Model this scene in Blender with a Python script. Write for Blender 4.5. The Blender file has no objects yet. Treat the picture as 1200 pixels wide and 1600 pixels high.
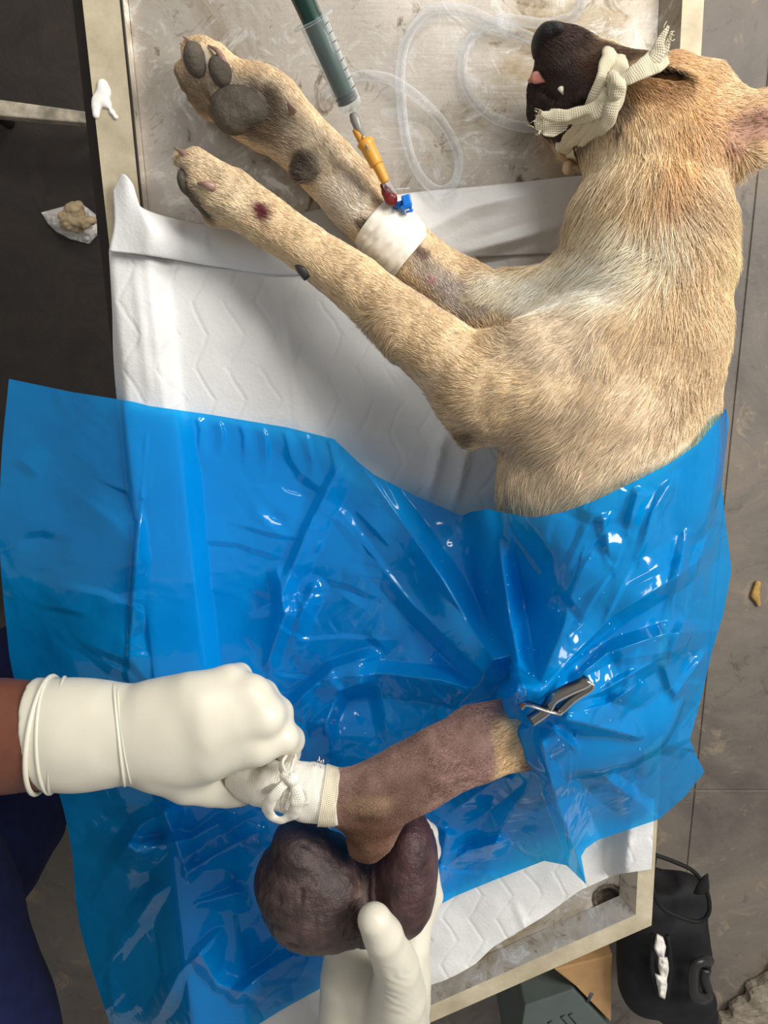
import bpy, bmesh, math, random
import numpy as np
from mathutils import Vector, Matrix

random.seed(7); RNG = np.random.default_rng(11)
SC = bpy.context.scene
COL = SC.collection
# ------------------------------------------------------------------ camera
FPX, CXP, CYP = 1200.0, 600.0, 800.0      # focal length in pixels of the 1200x1600 frame
HC, TILT = 0.78, math.radians(-13.0)      # camera height above the table top, tilt
cam = bpy.data.cameras.new('camera'); camo = bpy.data.objects.new('camera', cam); COL.objects.link(camo)
cam.sensor_fit = 'VERTICAL'; cam.sensor_height = 36.0; cam.lens = FPX / 1600.0 * 36.0
cam.clip_start = 0.01
camo.location = (0, 0, HC); camo.rotation_euler = (TILT, 0, 0)
SC.camera = camo
# ------------------------------------------------------------------ world and lights
SC.view_settings.view_transform = 'Standard'; SC.view_settings.look = 'None'
SC.view_settings.gamma = 1.0; SC.view_settings.use_curve_mapping = False
SC.view_settings.exposure = 0.0
w = bpy.data.worlds.new('world'); SC.world = w; w.use_nodes = True
w.node_tree.nodes['Background'].inputs[0].default_value = (1.0, 0.97, 0.93, 1)
w.node_tree.nodes['Background'].inputs[1].default_value = 0.36

def area(name, loc, target, sx, sy, power, col):
    l = bpy.data.lights.new(name, 'AREA'); l.shape = 'RECTANGLE'; l.size = sx; l.size_y = sy
    l.energy = power; l.color = col
    o = bpy.data.objects.new(name, l); COL.objects.link(o); o.location = loc
    o.rotation_euler = (Vector(target) - Vector(loc)).to_track_quat('-Z', 'Y').to_euler()
    return o
area('unseen_light', (2.1, 0.9, 1.75), (0.1, -0.15, 0), 1.0, 1.0, 98, (1.0, 0.97, 0.93))  # daylight key from an unseen window on the right
area('unseen_light', (0.7, 2.2, 1.9), (0.0, 0.0, 0), 1.0, 0.8, 44, (1.0, 0.96, 0.90))  # weaker lamp added for glossy highlights, no real window behind it

# ------------------------------------------------------------------ pixel ray -> point at a height above the table
_c, _s = math.cos(TILT), math.sin(TILT)
def P(px, py, z):
    xc, yc = (np.asarray(px, float) - CXP) / FPX, (CYP - np.asarray(py, float)) / FPX
    dy = yc * _c + _s; dz = yc * _s - _c
    t = (np.asarray(z, float) - HC) / dz
    return np.stack([xc * t, dy * t, np.broadcast_to(np.asarray(z, float), np.shape(t))], -1)
def SCL(py, z):                               # metres per pixel there
    yc = (CYP - py) / FPX
    return (HC - z) / (_c - yc * _s) / FPX
def PR(p):                                    # point -> pixel
    x, y, z = p[..., 0], p[..., 1], p[..., 2] - HC
    yc = y * _c + z * _s; zc = -y * _s + z * _c
    return CXP + FPX * x / -zc, CYP - FPX * yc / -zc

def lin(r, g, b):
    f = lambda v: (v / 255 / 12.92) if v / 255 <= .04045 else ((v / 255 + .055) / 1.055) ** 2.4
    return (f(r), f(g), f(b), 1.0)

# ------------------------------------------------------------------ numpy noise
def _hash(i, j, k, seed):
    n = (i * 374761393 + j * 668265263 + k * 1274126177 + seed * 974634777) & 0xffffffff
    n = ((n ^ (n >> 13)) * 1274126177) & 0xffffffff
    return ((n ^ (n >> 16)) & 0xffff) / 65535.0
def vnoise(p, freq, seed=0):
    q = np.asarray(p, float) * freq
    i = np.floor(q).astype(np.int64); f = q - i; f = f * f * (3 - 2 * f)
    out = 0
    for a in (0, 1):
        for b in (0, 1):
            for c in (0, 1):
                wgt = (f[..., 0] if a else 1 - f[..., 0]) * (f[..., 1] if b else 1 - f[..., 1]) * (f[..., 2] if c else 1 - f[..., 2])
                out = out + wgt * _hash(i[..., 0] + a, i[..., 1] + b, i[..., 2] + c, seed)
    return out * 2 - 1
def sstep(a, b, x):
    t = np.clip((x - a) / (b - a), 0, 1); return t * t * (3 - 2 * t)

# ------------------------------------------------------------------ object helpers
def link(name, data, parent=None):
    o = bpy.data.objects.new(name, data); COL.objects.link(o)
    if parent is not None: o.parent = parent
    return o
def tag(o, label=None, cat=None, group=None, kind=None):
    if label: o['label'] = label
    if cat: o['category'] = cat
    if group: o['group'] = group
    if kind: o['kind'] = kind
    return o
def empty(name, label, cat, loc=(0, 0, 0), group=None):
    o = bpy.data.objects.new(name, None); COL.objects.link(o); o.location = loc
    o.empty_display_size = .05
    o.matrix_world = Matrix.Translation(Vector(loc))
    return tag(o, label, cat, group)
def mesh(name, V, Fc, mat, parent=None, smooth=True, col=None, uv=None):
    me = bpy.data.meshes.new(name)
    V = np.asarray(V, float)
    if parent is not None: V = V - np.array(parent_loc(parent))
    me.from_pydata(V.tolist(), [], [list(map(int, f)) for f in Fc] if not isinstance(Fc, np.ndarray) else Fc.tolist())
    me.update()
    if smooth: me.polygons.foreach_set('use_smooth', [True] * len(me.polygons))
    if col is not None:
        a = me.color_attributes.new('Col', 'FLOAT_COLOR', 'POINT')
        a.data.foreach_set('color', np.asarray(col, np.float32).ravel())
    if uv is not None:
        lay = me.uv_layers.new(name='UVMap')
        idx = np.empty(len(me.loops), int); me.loops.foreach_get('vertex_index', idx)
        lay.data.foreach_set('uv', np.asarray(uv, np.float32)[idx].ravel())
    if mat: me.materials.append(mat)
    return link(name, me, parent)
def parent_loc(p):
    l = np.zeros(3)
    while p is not None:
        l = l + np.array(p.location); p = p.parent
    return l

# ------------------------------------------------------------------ materials
def nodes(name):
    m = bpy.data.materials.new(name); m.use_nodes = True
    nt = m.node_tree; return m, nt, nt.nodes['Principled BSDF']
def N(nt, t, **kw):
    n = nt.nodes.new(t)
    for k, v in kw.items():
        if k in n.inputs.keys(): n.inputs[k].default_value = v
        else: setattr(n, k, v)
    return n
def ramp(nt, fac, stops):
    r = nt.nodes.new('ShaderNodeValToRGB'); nt.links.new(fac, r.inputs[0])
    e = r.color_ramp.elements
    while len(e) < len(stops): e.new(.5)
    for q, (p, c) in zip(e, stops): q.position = p; q.color = c
    return r.outputs[0]
def mixc(nt, fac, a, b, blend='MIX'):
    m = nt.nodes.new('ShaderNodeMix'); m.data_type = 'RGBA'; m.blend_type = blend
    for s, v in ((m.inputs[0], fac), (m.inputs[6], a), (m.inputs[7], b)):
        if hasattr(v, 'is_linked'): nt.links.new(v, s)
        else: s.default_value = v
    return m.outputs[2]
def bump(nt, bs, h, strength, dist, prev=None):
    b = nt.nodes.new('ShaderNodeBump'); b.inputs['Strength'].default_value = strength
    b.inputs['Distance'].default_value = dist; nt.links.new(h, b.inputs['Height'])
    if prev is not None: nt.links.new(prev, b.inputs['Normal'])
    if bs is not None: nt.links.new(b.outputs[0], bs.inputs['Normal'])
    return b.outputs[0]
def plain(name, col, rough=.5, metal=0, var=.12, vscale=30, bscale=0, bstr=.2, bdist=.001, spec=.5, sss=0):
    m, nt, bs = nodes(name)
    tc = N(nt, 'ShaderNodeTexCoord')
    nz = N(nt, 'ShaderNodeTexNoise', Scale=vscale, Detail=5.0); nt.links.new(tc.outputs['Object'], nz.inputs['Vector'])
    a = [c * (1 - var) for c in col[:3]] + [1]; b = [min(1, c * (1 + var)) for c in col[:3]] + [1]
    nt.links.new(ramp(nt, nz.outputs[0], [(.3, a), (.7, b)]), bs.inputs['Base Color'])
    bs.inputs['Roughness'].default_value = rough; bs.inputs['Metallic'].default_value = metal
    bs.inputs['Specular IOR Level'].default_value = spec
    if sss:
        bs.inputs['Subsurface Weight'].default_value = sss; bs.inputs['Subsurface Radius'].default_value = (.01, .006, .004)
        bs.inputs['Subsurface Scale'].default_value = .5
    if bscale:
        n2 = N(nt, 'ShaderNodeTexNoise', Scale=bscale, Detail=4.0); nt.links.new(tc.outputs['Object'], n2.inputs['Vector'])
        bump(nt, bs, n2.outputs[0], bstr, bdist)
    return m

def mat_steel():
    m, nt, bs = nodes('stained_steel'); tc = N(nt, 'ShaderNodeTexCoord').outputs['Object']
    big = N(nt, 'ShaderNodeTexNoise', Scale=7.0, Detail=8.0, Roughness=.7, Distortion=.8); nt.links.new(tc, big.inputs['Vector'])
    base = ramp(nt, big.outputs[0], [(.34, lin(156, 140, 114)), (.5, lin(190, 182, 170)), (.7, lin(208, 200, 190))])
    sm = N(nt, 'ShaderNodeTexNoise', Scale=28.0, Detail=10.0, Roughness=.75, Distortion=1.2); nt.links.new(tc, sm.inputs['Vector'])
    f1 = ramp(nt, sm.outputs[0], [(.53, (0, 0, 0, 1)), (.62, (1, 1, 1, 1))])
    c1 = mixc(nt, f1, base, lin(226, 222, 214))
    f2 = ramp(nt, sm.outputs[0], [(.34, (1, 1, 1, 1)), (.44, (0, 0, 0, 1))])
    c2 = mixc(nt, f2, c1, lin(118, 104, 86))
    sp = N(nt, 'ShaderNodeTexVoronoi', Scale=55.0); nt.links.new(tc, sp.inputs['Vector'])
    f3 = ramp(nt, sp.outputs[0], [(.05, (.8, .8, .8, 1)), (.09, (0, 0, 0, 1))])
    md = N(nt, 'ShaderNodeTexNoise', Scale=9.0); nt.links.new(tc, md.inputs['Vector'])
    f3b = mixc(nt, 1.0, f3, ramp(nt, md.outputs[0], [(.5, (0, 0, 0, 1)), (.65, (1, 1, 1, 1))]), 'MULTIPLY')
    c3 = mixc(nt, f3b, c2, lin(70, 58, 48))
    nt.links.new(c3, bs.inputs['Base Color'])
    bs.inputs['Metallic'].default_value = .7
    mp = N(nt, 'ShaderNodeMapping'); mp.inputs['Scale'].default_value = (14, 260, 30); mp.inputs['Rotation'].default_value = (0, 0, .9)
    nt.links.new(tc, mp.inputs[0])
    st = N(nt, 'ShaderNodeTexNoise', Scale=1.0, Detail=4.0); nt.links.new(mp.outputs[0], st.inputs['Vector'])
    nt.links.new(ramp(nt, sm.outputs[0], [(.35, (.48, .48, .48, 1)), (.65, (.3, .3, .3, 1))]), bs.inputs['Roughness'])
    b1 = bump(nt, None, st.outputs[0], .12, .001)
    bump(nt, bs, sm.outputs[0], .25, .0012, b1)
    return m
def mat_rim():
    m, nt, bs = nodes('brushed_rim'); tc = N(nt, 'ShaderNodeTexCoord').outputs['Object']
    nz = N(nt, 'ShaderNodeTexNoise', Scale=16.0, Detail=8.0, Roughness=.7); nt.links.new(tc, nz.inputs['Vector'])
    nt.links.new(ramp(nt, nz.outputs[0], [(.3, lin(172, 160, 132)), (.6, lin(208, 196, 168)), (.75, lin(226, 218, 200))]), bs.inputs['Base Color'])
    bs.inputs['Metallic'].default_value = .3; bs.inputs['Roughness'].default_value = .36
    bump(nt, bs, nz.outputs[0], .15, .001)
    return m
def mat_floor():
    m, nt, bs = nodes('stained_concrete'); g = N(nt, 'ShaderNodeNewGeometry').outputs['Position']
    a = N(nt, 'ShaderNodeTexNoise', Scale=2.6, Detail=9.0, Roughness=.68, Distortion=.6); nt.links.new(g, a.inputs['Vector'])
    c = ramp(nt, a.outputs[0], [(.3, lin(80, 73, 67)), (.5, lin(110, 102, 94)), (.7, lin(132, 121, 106))])
    b = N(nt, 'ShaderNodeTexNoise', Scale=11.0, Detail=8.0, Roughness=.75, Distortion=1.0); nt.links.new(g, b.inputs['Vector'])
    c = mixc(nt, ramp(nt, b.outputs[0], [(.57, (0, 0, 0, 1)), (.72, (.7, .7, .7, 1))]), c, lin(168, 150, 122))
    c = mixc(nt, ramp(nt, b.outputs[0], [(.28, (.8, .8, .8, 1)), (.42, (0, 0, 0, 1))]), c, lin(64, 54, 46))
    # dark soaked patch left of the table; its bottom-left extension is painted-in shade
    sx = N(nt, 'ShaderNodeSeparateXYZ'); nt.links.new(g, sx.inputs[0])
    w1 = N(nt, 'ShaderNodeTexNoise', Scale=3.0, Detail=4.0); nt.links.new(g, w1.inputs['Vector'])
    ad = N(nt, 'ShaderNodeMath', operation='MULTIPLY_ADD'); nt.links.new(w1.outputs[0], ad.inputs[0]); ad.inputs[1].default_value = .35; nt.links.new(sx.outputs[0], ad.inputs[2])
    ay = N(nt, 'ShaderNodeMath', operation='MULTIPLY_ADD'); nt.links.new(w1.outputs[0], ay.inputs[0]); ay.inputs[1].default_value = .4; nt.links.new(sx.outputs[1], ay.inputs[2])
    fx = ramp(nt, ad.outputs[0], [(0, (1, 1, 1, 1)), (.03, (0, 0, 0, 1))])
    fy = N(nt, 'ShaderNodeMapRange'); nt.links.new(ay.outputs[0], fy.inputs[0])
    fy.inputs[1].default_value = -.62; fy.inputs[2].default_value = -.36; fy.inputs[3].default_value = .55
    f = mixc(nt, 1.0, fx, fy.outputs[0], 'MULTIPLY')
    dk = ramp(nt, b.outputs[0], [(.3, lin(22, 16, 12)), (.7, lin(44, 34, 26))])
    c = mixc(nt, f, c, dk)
    nt.links.new(c, bs.inputs['Base Color'])
    bs.inputs['Roughness'].default_value = .6
    bump(nt, bs, b.outputs[0], .5, .004)
    return m
def mat_attr(name, rough=.6, bscale=0, bstr=.3, bdist=.001, spec=.4, vor=0):
    m, nt, bs = nodes(name)
    at = N(nt, 'ShaderNodeAttribute', attribute_name='Col')
    tc = N(nt, 'ShaderNodeTexCoord').outputs['Object']
    nz = N(nt, 'ShaderNodeTexNoise', Scale=90.0, Detail=6.0); nt.links.new(tc, nz.inputs['Vector'])
    c = mixc(nt, .35, at.outputs['Color'], mixc(nt, 1.0, at.outputs['Color'], ramp(nt, nz.outputs[0], [(.3, (.45, .45, .45, 1)), (.7, (1.5, 1.5, 1.5, 1))]), 'MULTIPLY'))
    nt.links.new(c, bs.inputs['Base Color']); bs.inputs['Roughness'].default_value = rough
    bs.inputs['Specular IOR Level'].default_value = spec
    if bscale:
        if vor:
            n2 = N(nt, 'ShaderNodeTexVoronoi', Scale=bscale)
        else:
            n2 = N(nt, 'ShaderNodeTexNoise', Scale=bscale, Detail=6.0, Roughness=.65)
        nt.links.new(tc, n2.inputs['Vector']); bump(nt, bs, n2.outputs[0], bstr, bdist)
    return m
def mat_drape():
    m, nt, bs = nodes('blue_plastic_film')
    tc = N(nt, 'ShaderNodeTexCoord').outputs['UV']
    g = N(nt, 'ShaderNodeNewGeometry').outputs['Position']
    nz = N(nt, 'ShaderNodeTexNoise', Scale=9.0, Detail=5.0); nt.links.new(g, nz.inputs['Vector'])
    nt.links.new(ramp(nt, nz.outputs[0], [(.3, lin(0, 138, 220)), (.7, lin(6, 156, 236))]), bs.inputs['Base Color'])
    bs.inputs['Roughness'].default_value = .1
    bs.inputs['Specular IOR Level'].default_value = .75
    n1 = N(nt, 'ShaderNodeTexNoise', Scale=11.0, Detail=1.5, Distortion=1.5); nt.links.new(g, n1.inputs['Vector'])
    n2 = N(nt, 'ShaderNodeTexVoronoi', Scale=26.0); n2.feature = 'DISTANCE_TO_EDGE'
    dn = N(nt, 'ShaderNodeTexNoise', Scale=12.0, Detail=3.0); nt.links.new(g, dn.inputs['Vector'])
    dm = N(nt, 'ShaderNodeVectorMath', operation='MULTIPLY_ADD'); nt.links.new(dn.outputs[1], dm.inputs[0]); dm.inputs[1].default_value = (.06, .06, .06); nt.links.new(g, dm.inputs[2])
    nt.links.new(dm.outputs[0], n2.inputs['Vector'])
    b1 = bump(nt, None, n1.outputs[0], .35, .008)
    b2 = bump(nt, bs, ramp(nt, n2.outputs[0], [(0, (1, 1, 1, 1)), (.10, (0, 0, 0, 1))]), .05, .002, b1)
    tr = N(nt, 'ShaderNodeBsdfTransparent'); tr.inputs[0].default_value = (.03, .60, .97, 1)
    tl = N(nt, 'ShaderNodeBsdfTranslucent'); tl.inputs[0].default_value = (.01, .45, .95, 1); nt.links.new(b2, tl.inputs['Normal'])
    m1 = N(nt, 'ShaderNodeMixShader'); m1.inputs[0].default_value = .25
    nt.links.new(bs.outputs[0], m1.inputs[1]); nt.links.new(tl.outputs[0], m1.inputs[2])
    m2 = N(nt, 'ShaderNodeMixShader'); m2.inputs[0].default_value = .35
    nt.links.new(m1.outputs[0], m2.inputs[1]); nt.links.new(tr.outputs[0], m2.inputs[2])
    nt.links.new(m2.outputs[0], nt.nodes['Material Output'].inputs[0])
    return m
def mat_pad(name, quilt=True):
    m, nt, bs = nodes(name); g = N(nt, 'ShaderNodeNewGeometry').outputs['Position']
    nz = N(nt, 'ShaderNodeTexNoise', Scale=6.0, Detail=5.0); nt.links.new(g, nz.inputs['Vector'])
    nt.links.new(ramp(nt, nz.outputs[0], [(.3, lin(204, 204, 202)), (.7, lin(218, 218, 216))]), bs.inputs['Base Color'])
    bs.inputs['Roughness'].default_value = .75 if quilt else .5
    n1 = N(nt, 'ShaderNodeTexNoise', Scale=70.0, Detail=5.0, Roughness=.7); nt.links.new(g, n1.inputs['Vector'])
    b = bump(nt, None if quilt else bs, n1.outputs[0], .4, .0025)
    if quilt:
        w1 = N(nt, 'ShaderNodeTexWave', Scale=3.3, Distortion=0.0); w1.wave_profile = 'SIN'
        sx = N(nt, 'ShaderNodeSeparateXYZ'); nt.links.new(g, sx.inputs[0])
        tri = N(nt, 'ShaderNodeMath', operation='PINGPONG'); nt.links.new(sx.outputs[1], tri.inputs[0]); tri.inputs[1].default_value = .032
        add = N(nt, 'ShaderNodeMath', operation='MULTIPLY_ADD'); nt.links.new(tri.outputs[0], add.inputs[0]); add.inputs[1].default_value = .55
        wob = N(nt, 'ShaderNodeTexNoise', Scale=14.0); nt.links.new(g, wob.inputs['Vector'])
        wm = N(nt, 'ShaderNodeMath', operation='MULTIPLY_ADD'); nt.links.new(wob.outputs[0], wm.inputs[0]); wm.inputs[1].default_value = .02; nt.links.new(sx.outputs[0], wm.inputs[2])
        nt.links.new(wm.outputs[0], add.inputs[2])
        pp = N(nt, 'ShaderNodeMath', operation='PINGPONG'); nt.links.new(add.outputs[0], pp.inputs[0]); pp.inputs[1].default_value = .016
        ln = ramp(nt, pp.outputs[0], [(0, (0, 0, 0, 1)), (.0026, (1, 1, 1, 1))])
        bump(nt, bs, ln, .42, .0013, b)
    return m
def mat_gauze(name, col, scale=900, alpha=.0):
    m, nt, bs = nodes(name); tc = N(nt, 'ShaderNodeTexCoord').outputs['UV']
    sp = N(nt, 'ShaderNodeSeparateXYZ'); nt.links.new(tc, sp.inputs[0])
    outs = []
    for k in (0, 1):
        mu = N(nt, 'ShaderNodeMath', operation='PINGPONG'); nt.links.new(sp.outputs[k], mu.inputs[0]); mu.inputs[1].default_value = .0008
        mm = N(nt, 'ShaderNodeMath', operation='MULTIPLY'); nt.links.new(mu.outputs[0], mm.inputs[0]); mm.inputs[1].default_value = 1250.0
        outs.append(mm.outputs[0])
    mx = N(nt, 'ShaderNodeMath', operation='MAXIMUM'); nt.links.new(outs[0], mx.inputs[0]); nt.links.new(outs[1], mx.inputs[1])
    nz = N(nt, 'ShaderNodeTexNoise', Scale=60.0); nt.links.new(tc, nz.inputs['Vector'])
    d = [c * .72 for c in col[:3]] + [1]
    nt.links.new(ramp(nt, mx.outputs[0], [(.35, d), (.7, col)]), bs.inputs['Base Color'])
    bs.inputs['Roughness'].default_value = .85
    bs.inputs['Specular IOR Level'].default_value = .2
    bump(nt, bs, mx.outputs[0], .5, .0008)
    if alpha:
        a = ramp(nt, mx.outputs[0], [(.45, (1 - alpha,) * 3 + (1,)), (.6, (1, 1, 1, 1))])
        nt.links.new(a, bs.inputs['Alpha'])
    return m
def mat_clear(name, col, fac, rough=.1):
    m, nt, bs = nodes(name)
    bs.inputs['Base Color'].default_value = col; bs.inputs['Roughness'].default_value = rough
    tr = N(nt, 'ShaderNodeBsdfTransparent'); tr.inputs[0].default_value = (.97, .98, .99, 1)
    lw = N(nt, 'ShaderNodeLayerWeight'); lw.inputs[0].default_value = .35
    mr = N(nt, 'ShaderNodeMapRange'); nt.links.new(lw.outputs['Facing'], mr.inputs[0])
    mr.inputs[3].default_value = fac; mr.inputs[4].default_value = min(1, fac + .5)
    mx = N(nt, 'ShaderNodeMixShader'); nt.links.new(mr.outputs[0], mx.inputs[0])
    nt.links.new(tr.outputs[0], mx.inputs[1]); nt.links.new(bs.outputs[0], mx.inputs[2])
    nt.links.new(mx.outputs[0], nt.nodes['Material Output'].inputs[0])
    return m
def mat_fur():
    m, nt, bs = nodes('fur_strands')
    at = N(nt, 'ShaderNodeAttribute', attribute_name='Col')
    nt.links.new(at.outputs['Color'], bs.inputs['Base Color'])
    bs.inputs['Roughness'].default_value = .5; bs.inputs['Specular IOR Level'].default_value = .25
    return m

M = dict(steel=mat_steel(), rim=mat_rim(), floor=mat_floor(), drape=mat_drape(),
         pad=mat_pad('quilted_pad'), flap=mat_pad('pad_backing', False),
         dog=mat_attr('dog_skin', .7, 260, .25, .001), fur=mat_fur(),
         growth=mat_attr('growth_skin', .42, 120, .9, .003, .5),
         glove=plain('latex_glove', lin(208, 203, 186), .42, 0, .03, 20, 120, .12, .0008, .45, .25),
         skin=plain('brown_skin', lin(104, 62, 46), .5, 0, .1, 60, 300, .2, .0006, .4, .1),
         navy=plain('navy_cloth', lin(22, 28, 62), .85, 0, .2, 40, 500, .4, .0008, .2),
         gauze=mat_gauze('cream_gauze', lin(216, 206, 178)),
         gauzew=mat_gauze('white_gauze', lin(236, 230, 216)),
         gauzet=mat_gauze('frayed_gauze', lin(222, 212, 186), alpha=.85),
         dark=plain('dark_painted_frame', lin(38, 28, 24), .45, .2, .3),
         chrome=plain('clip_metal', lin(150, 146, 140), .25, 1.0, .1),
         chrome_edge=plain('clip_edge', lin(215, 212, 205), .3, 1.0, .05),
         oldbar=plain('worn_metal_bar', lin(168, 158, 140), .6, .2, .45, 45, 120, .4, .001),
         black=plain('black_nylon', lin(22, 22, 24), .7, 0, .25, 60, 700, .4, .0008, .3),
         blackplastic=plain('black_plastic', lin(34, 34, 35), .4, 0, .1),
         tan=plain('tan_board', lin(176, 138, 92), .7, 0, .12, 25),
         greygreen=plain('grey_green_metal', lin(92, 102, 98), .5, .2, .08, 15),
         paper=plain('crumpled_paper', lin(226, 222, 214), .8, 0, .08, 40),
         kerb=plain('broken_concrete', lin(140, 130, 114), .85, 0, .35, 40, 60, .7, .006),
         cap=plain('blue_cap', lin(8, 110, 205), .35, 0, .04),
         port=plain('amber_rubber', lin(206, 146, 52), .45, 0, .06, 40),
         tape=plain('white_tape', lin(232, 226, 212), .45, 0, .04, 40, 260, .2, .0008, .4),
         tube=mat_clear('clear_tubing', (.80, .82, .86, 1), .06, .06),
         barrel=mat_clear('frosted_barrel', (.7, .76, .76, 1), .08, .12),
         green=plain('dark_green_plastic', lin(14, 52, 44), .35, 0, .06),
         rubber=plain('black_rubber', lin(18, 20, 22), .45, 0, .05),
         needle=plain('needle_steel', lin(200, 198, 192), .25, 1.0, .02),
         hub=plain('grey_hub', lin(132, 130, 122), .35, 0, .05),
         blood=plain('dried_blood', lin(96, 20, 20), .3, 0, .3, 80),
         claw=plain('horn_claw', lin(150, 118, 104), .4, 0, .2, 120),
         dclaw=plain('dark_claw', lin(48, 42, 42), .45, 0, .2, 120),
         padskin=plain('dark_paw_pad', lin(88, 80, 70), .75, 0, .25, 90, 420, .8, .0012, .3),
         nose=plain('black_nose', lin(26, 24, 24), .55, 0, .2, 90, 600, .9, .0015, .35),
         tongue=plain('pink_tongue', lin(176, 112, 100), .35, 0, .1),
         tooth=plain('ivory_tooth', lin(224, 216, 196), .3, 0, .05),
         stain=plain('white_paint_blob', lin(232, 230, 224), .6, 0, .05),
         leaf=plain('dry_leaf', lin(172, 138, 70), .7, 0, .2, 80))

# ------------------------------------------------------------------ implicit surfaces
class SDF:
    def __init__(s, ks=1.0): s.pr = []; s.ks = ks
    def cap(s, a, b, ra, rb, k=.012, fz=1.0, sub=False):
        s.pr.append(('c', np.array(a, float), np.array(b, float), ra, rb, k, fz, sub)); return s
    def chain(s, pts, k=.012, fz=1.0):
        """pts: (px,py,z,rpx)"""
        q = [(P(x, y, z), r * SCL(y, z)) for x, y, z, r in pts]
        s.pr.append(('p', np.array([a for a, r in q]), np.array([r for a, r in q]), None, 0, k, fz, False))
        return s
    def ell(s, c, ax, k=.012, rot=None, sub=False):
        s.pr.append(('e', np.array(c, float), np.array(ax, float), rot, 0, k, 1.0, sub)); return s
    def ellp(s, px, py, z, rx, ry, rz, ang=0, k=.012, sub=False):
        """ellipsoid given in pixel radii for x,y and metres for z; ang degrees, image clockwise positive"""
        m = SCL(py, z); r = Matrix.Rotation(math.radians(-ang), 3, 'Z')
        return s.ell(P(px, py, z), (rx * m, ry * m, rz), k, np.array(r), sub)
    def box(s, c, half, r, k=.01, rot=None, sub=False):
        s.pr.append(('b', np.array(c, float), np.array(half, float), rot, r, k, 1.0, sub)); return s
    def bounds(s):
        lo = np.full(3, 9e9); hi = -lo
        for p in s.pr:
            if p[7]: continue
            l, h = s._bb(p); lo = np.minimum(lo, l); hi = np.maximum(hi, h)
        return lo, hi
    def _bb(s, p):
        if p[0] == 'c':
            r = max(p[3], p[4])
            return np.minimum(p[1], p[2]) - r, np.maximum(p[1], p[2]) + r
        if p[0] == 'p':
            return (p[1] - p[2][:, None]).min(0), (p[1] + p[2][:, None]).max(0)
        m = np.max(p[2]) if p[3] is not None else p[2]
        if p[0] == 'b': m = np.linalg.norm(p[2])
        return p[1] - m, p[1] + m
    def field(s, h, pad=.012):
        lo, hi = s.bounds(); lo -= pad; hi += pad
        n = np.ceil((hi - lo) / h).astype(int) + 1
        f = np.full(n, 1.0, np.float32)
        ax = [lo[i] + h * np.arange(n[i]) for i in range(3)]
        for p in s.pr:
            a, b = s._bb(p); k = p[5] * s.ks
            i0 = np.maximum(0, np.floor((a - k * 1.3 - 4 * h - lo) / h).astype(int)); i1 = np.minimum(n, np.ceil((b + k * 1.3 + 4 * h - lo) / h).astype(int) + 1)
            if np.any(i1 <= i0): continue
            sl = tuple(slice(i0[i], i1[i]) for i in range(3))
            X, Y, Z = np.meshgrid(*[ax[i][sl[i]] for i in range(3)], indexing='ij')
            Q = np.stack([X, Y, Z], -1)
            if p[0] == 'c':
                A, B = p[1].copy(), p[2].copy(); fz = p[6]
                if fz != 1:
                    Q = Q.copy(); mid = (A[2] + B[2]) / 2
                    # flatten in z about the axis
                    ba = B - A; t = np.clip(((Q - A) @ ba) / max(ba @ ba, 1e-12), 0, 1)
                    D = Q - (A + t[..., None] * ba); D[..., 2] /= fz
                    d = (np.sqrt((D * D).sum(-1)) - (p[3] + (p[4] - p[3]) * t)) * min(1, fz)
                else:
                    ba = B - A; t = np.clip(((Q - A) @ ba) / max(ba @ ba, 1e-12), 0, 1)
                    D = Q - (A + t[..., None] * ba)
                    d = np.sqrt((D * D).sum(-1)) - (p[3] + (p[4] - p[3]) * t)
            elif p[0] == 'p':
                fz = p[6]; d = np.full(X.shape, 1.0); o0 = np.array([ax[i][sl[i]][0] for i in range(3)])
                for A, B, ra, rb in zip(p[1][:-1], p[1][1:], p[2][:-1], p[2][1:]):
                    mg = max(ra, rb) + k * 1.5 + 5 * h
                    j0 = np.maximum(0, ((np.minimum(A, B) - mg - o0) / h).astype(int)); j1 = np.minimum(X.shape, ((np.maximum(A, B) + mg - o0) / h).astype(int) + 2)
                    if np.any(j1 <= j0): continue
                    s2 = tuple(slice(j0[i], j1[i]) for i in range(3)); q = Q[s2]
                    ba = B - A; t = np.clip(((q - A) @ ba) / max(ba @ ba, 1e-12), 0, 1)
                    D = q - (A + t[..., None] * ba); D[..., 2] /= fz
                    e = (np.sqrt((D * D).sum(-1)) - (ra + (rb - ra) * t)) * min(1, fz)
                    kk = .006; cc = d[s2]; hh = np.maximum(kk - np.abs(cc - e), 0) / kk
                    d[s2] = np.minimum(cc, e) - hh * hh * kk * .25 * .5
            elif p[0] == 'e':
                D = Q - p[1]
                if p[3] is not None: D = D @ p[3]
                k0 = np.sqrt(((D / p[2]) ** 2).sum(-1)); k1 = np.sqrt(((D / p[2] ** 2) ** 2).sum(-1))
                d = k0 * (k0 - 1) / np.maximum(k1, 1e-9)
            else:
                D = Q - p[1]
                if p[3] is not None: D = D @ p[3]
                q = np.abs(D) - (p[2] - p[4])
                d = np.sqrt((np.maximum(q, 0) ** 2).sum(-1)) + np.minimum(q.max(-1), 0) - p[4]
            c = f[sl]
            if p[7]:
                d = -d; hh = np.maximum(k - np.abs(c - d), 0) / k
                f[sl] = np.maximum(c, d) + hh * hh * k * .25
            else:
                hh = np.maximum(k - np.abs(c - d), 0) / k
                f[sl] = np.minimum(c, d) - hh * hh * k * .25
        return f, lo
    def mesh(s, h):
        f, lo = s.field(h); return surfnet(f, lo, h)

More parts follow.
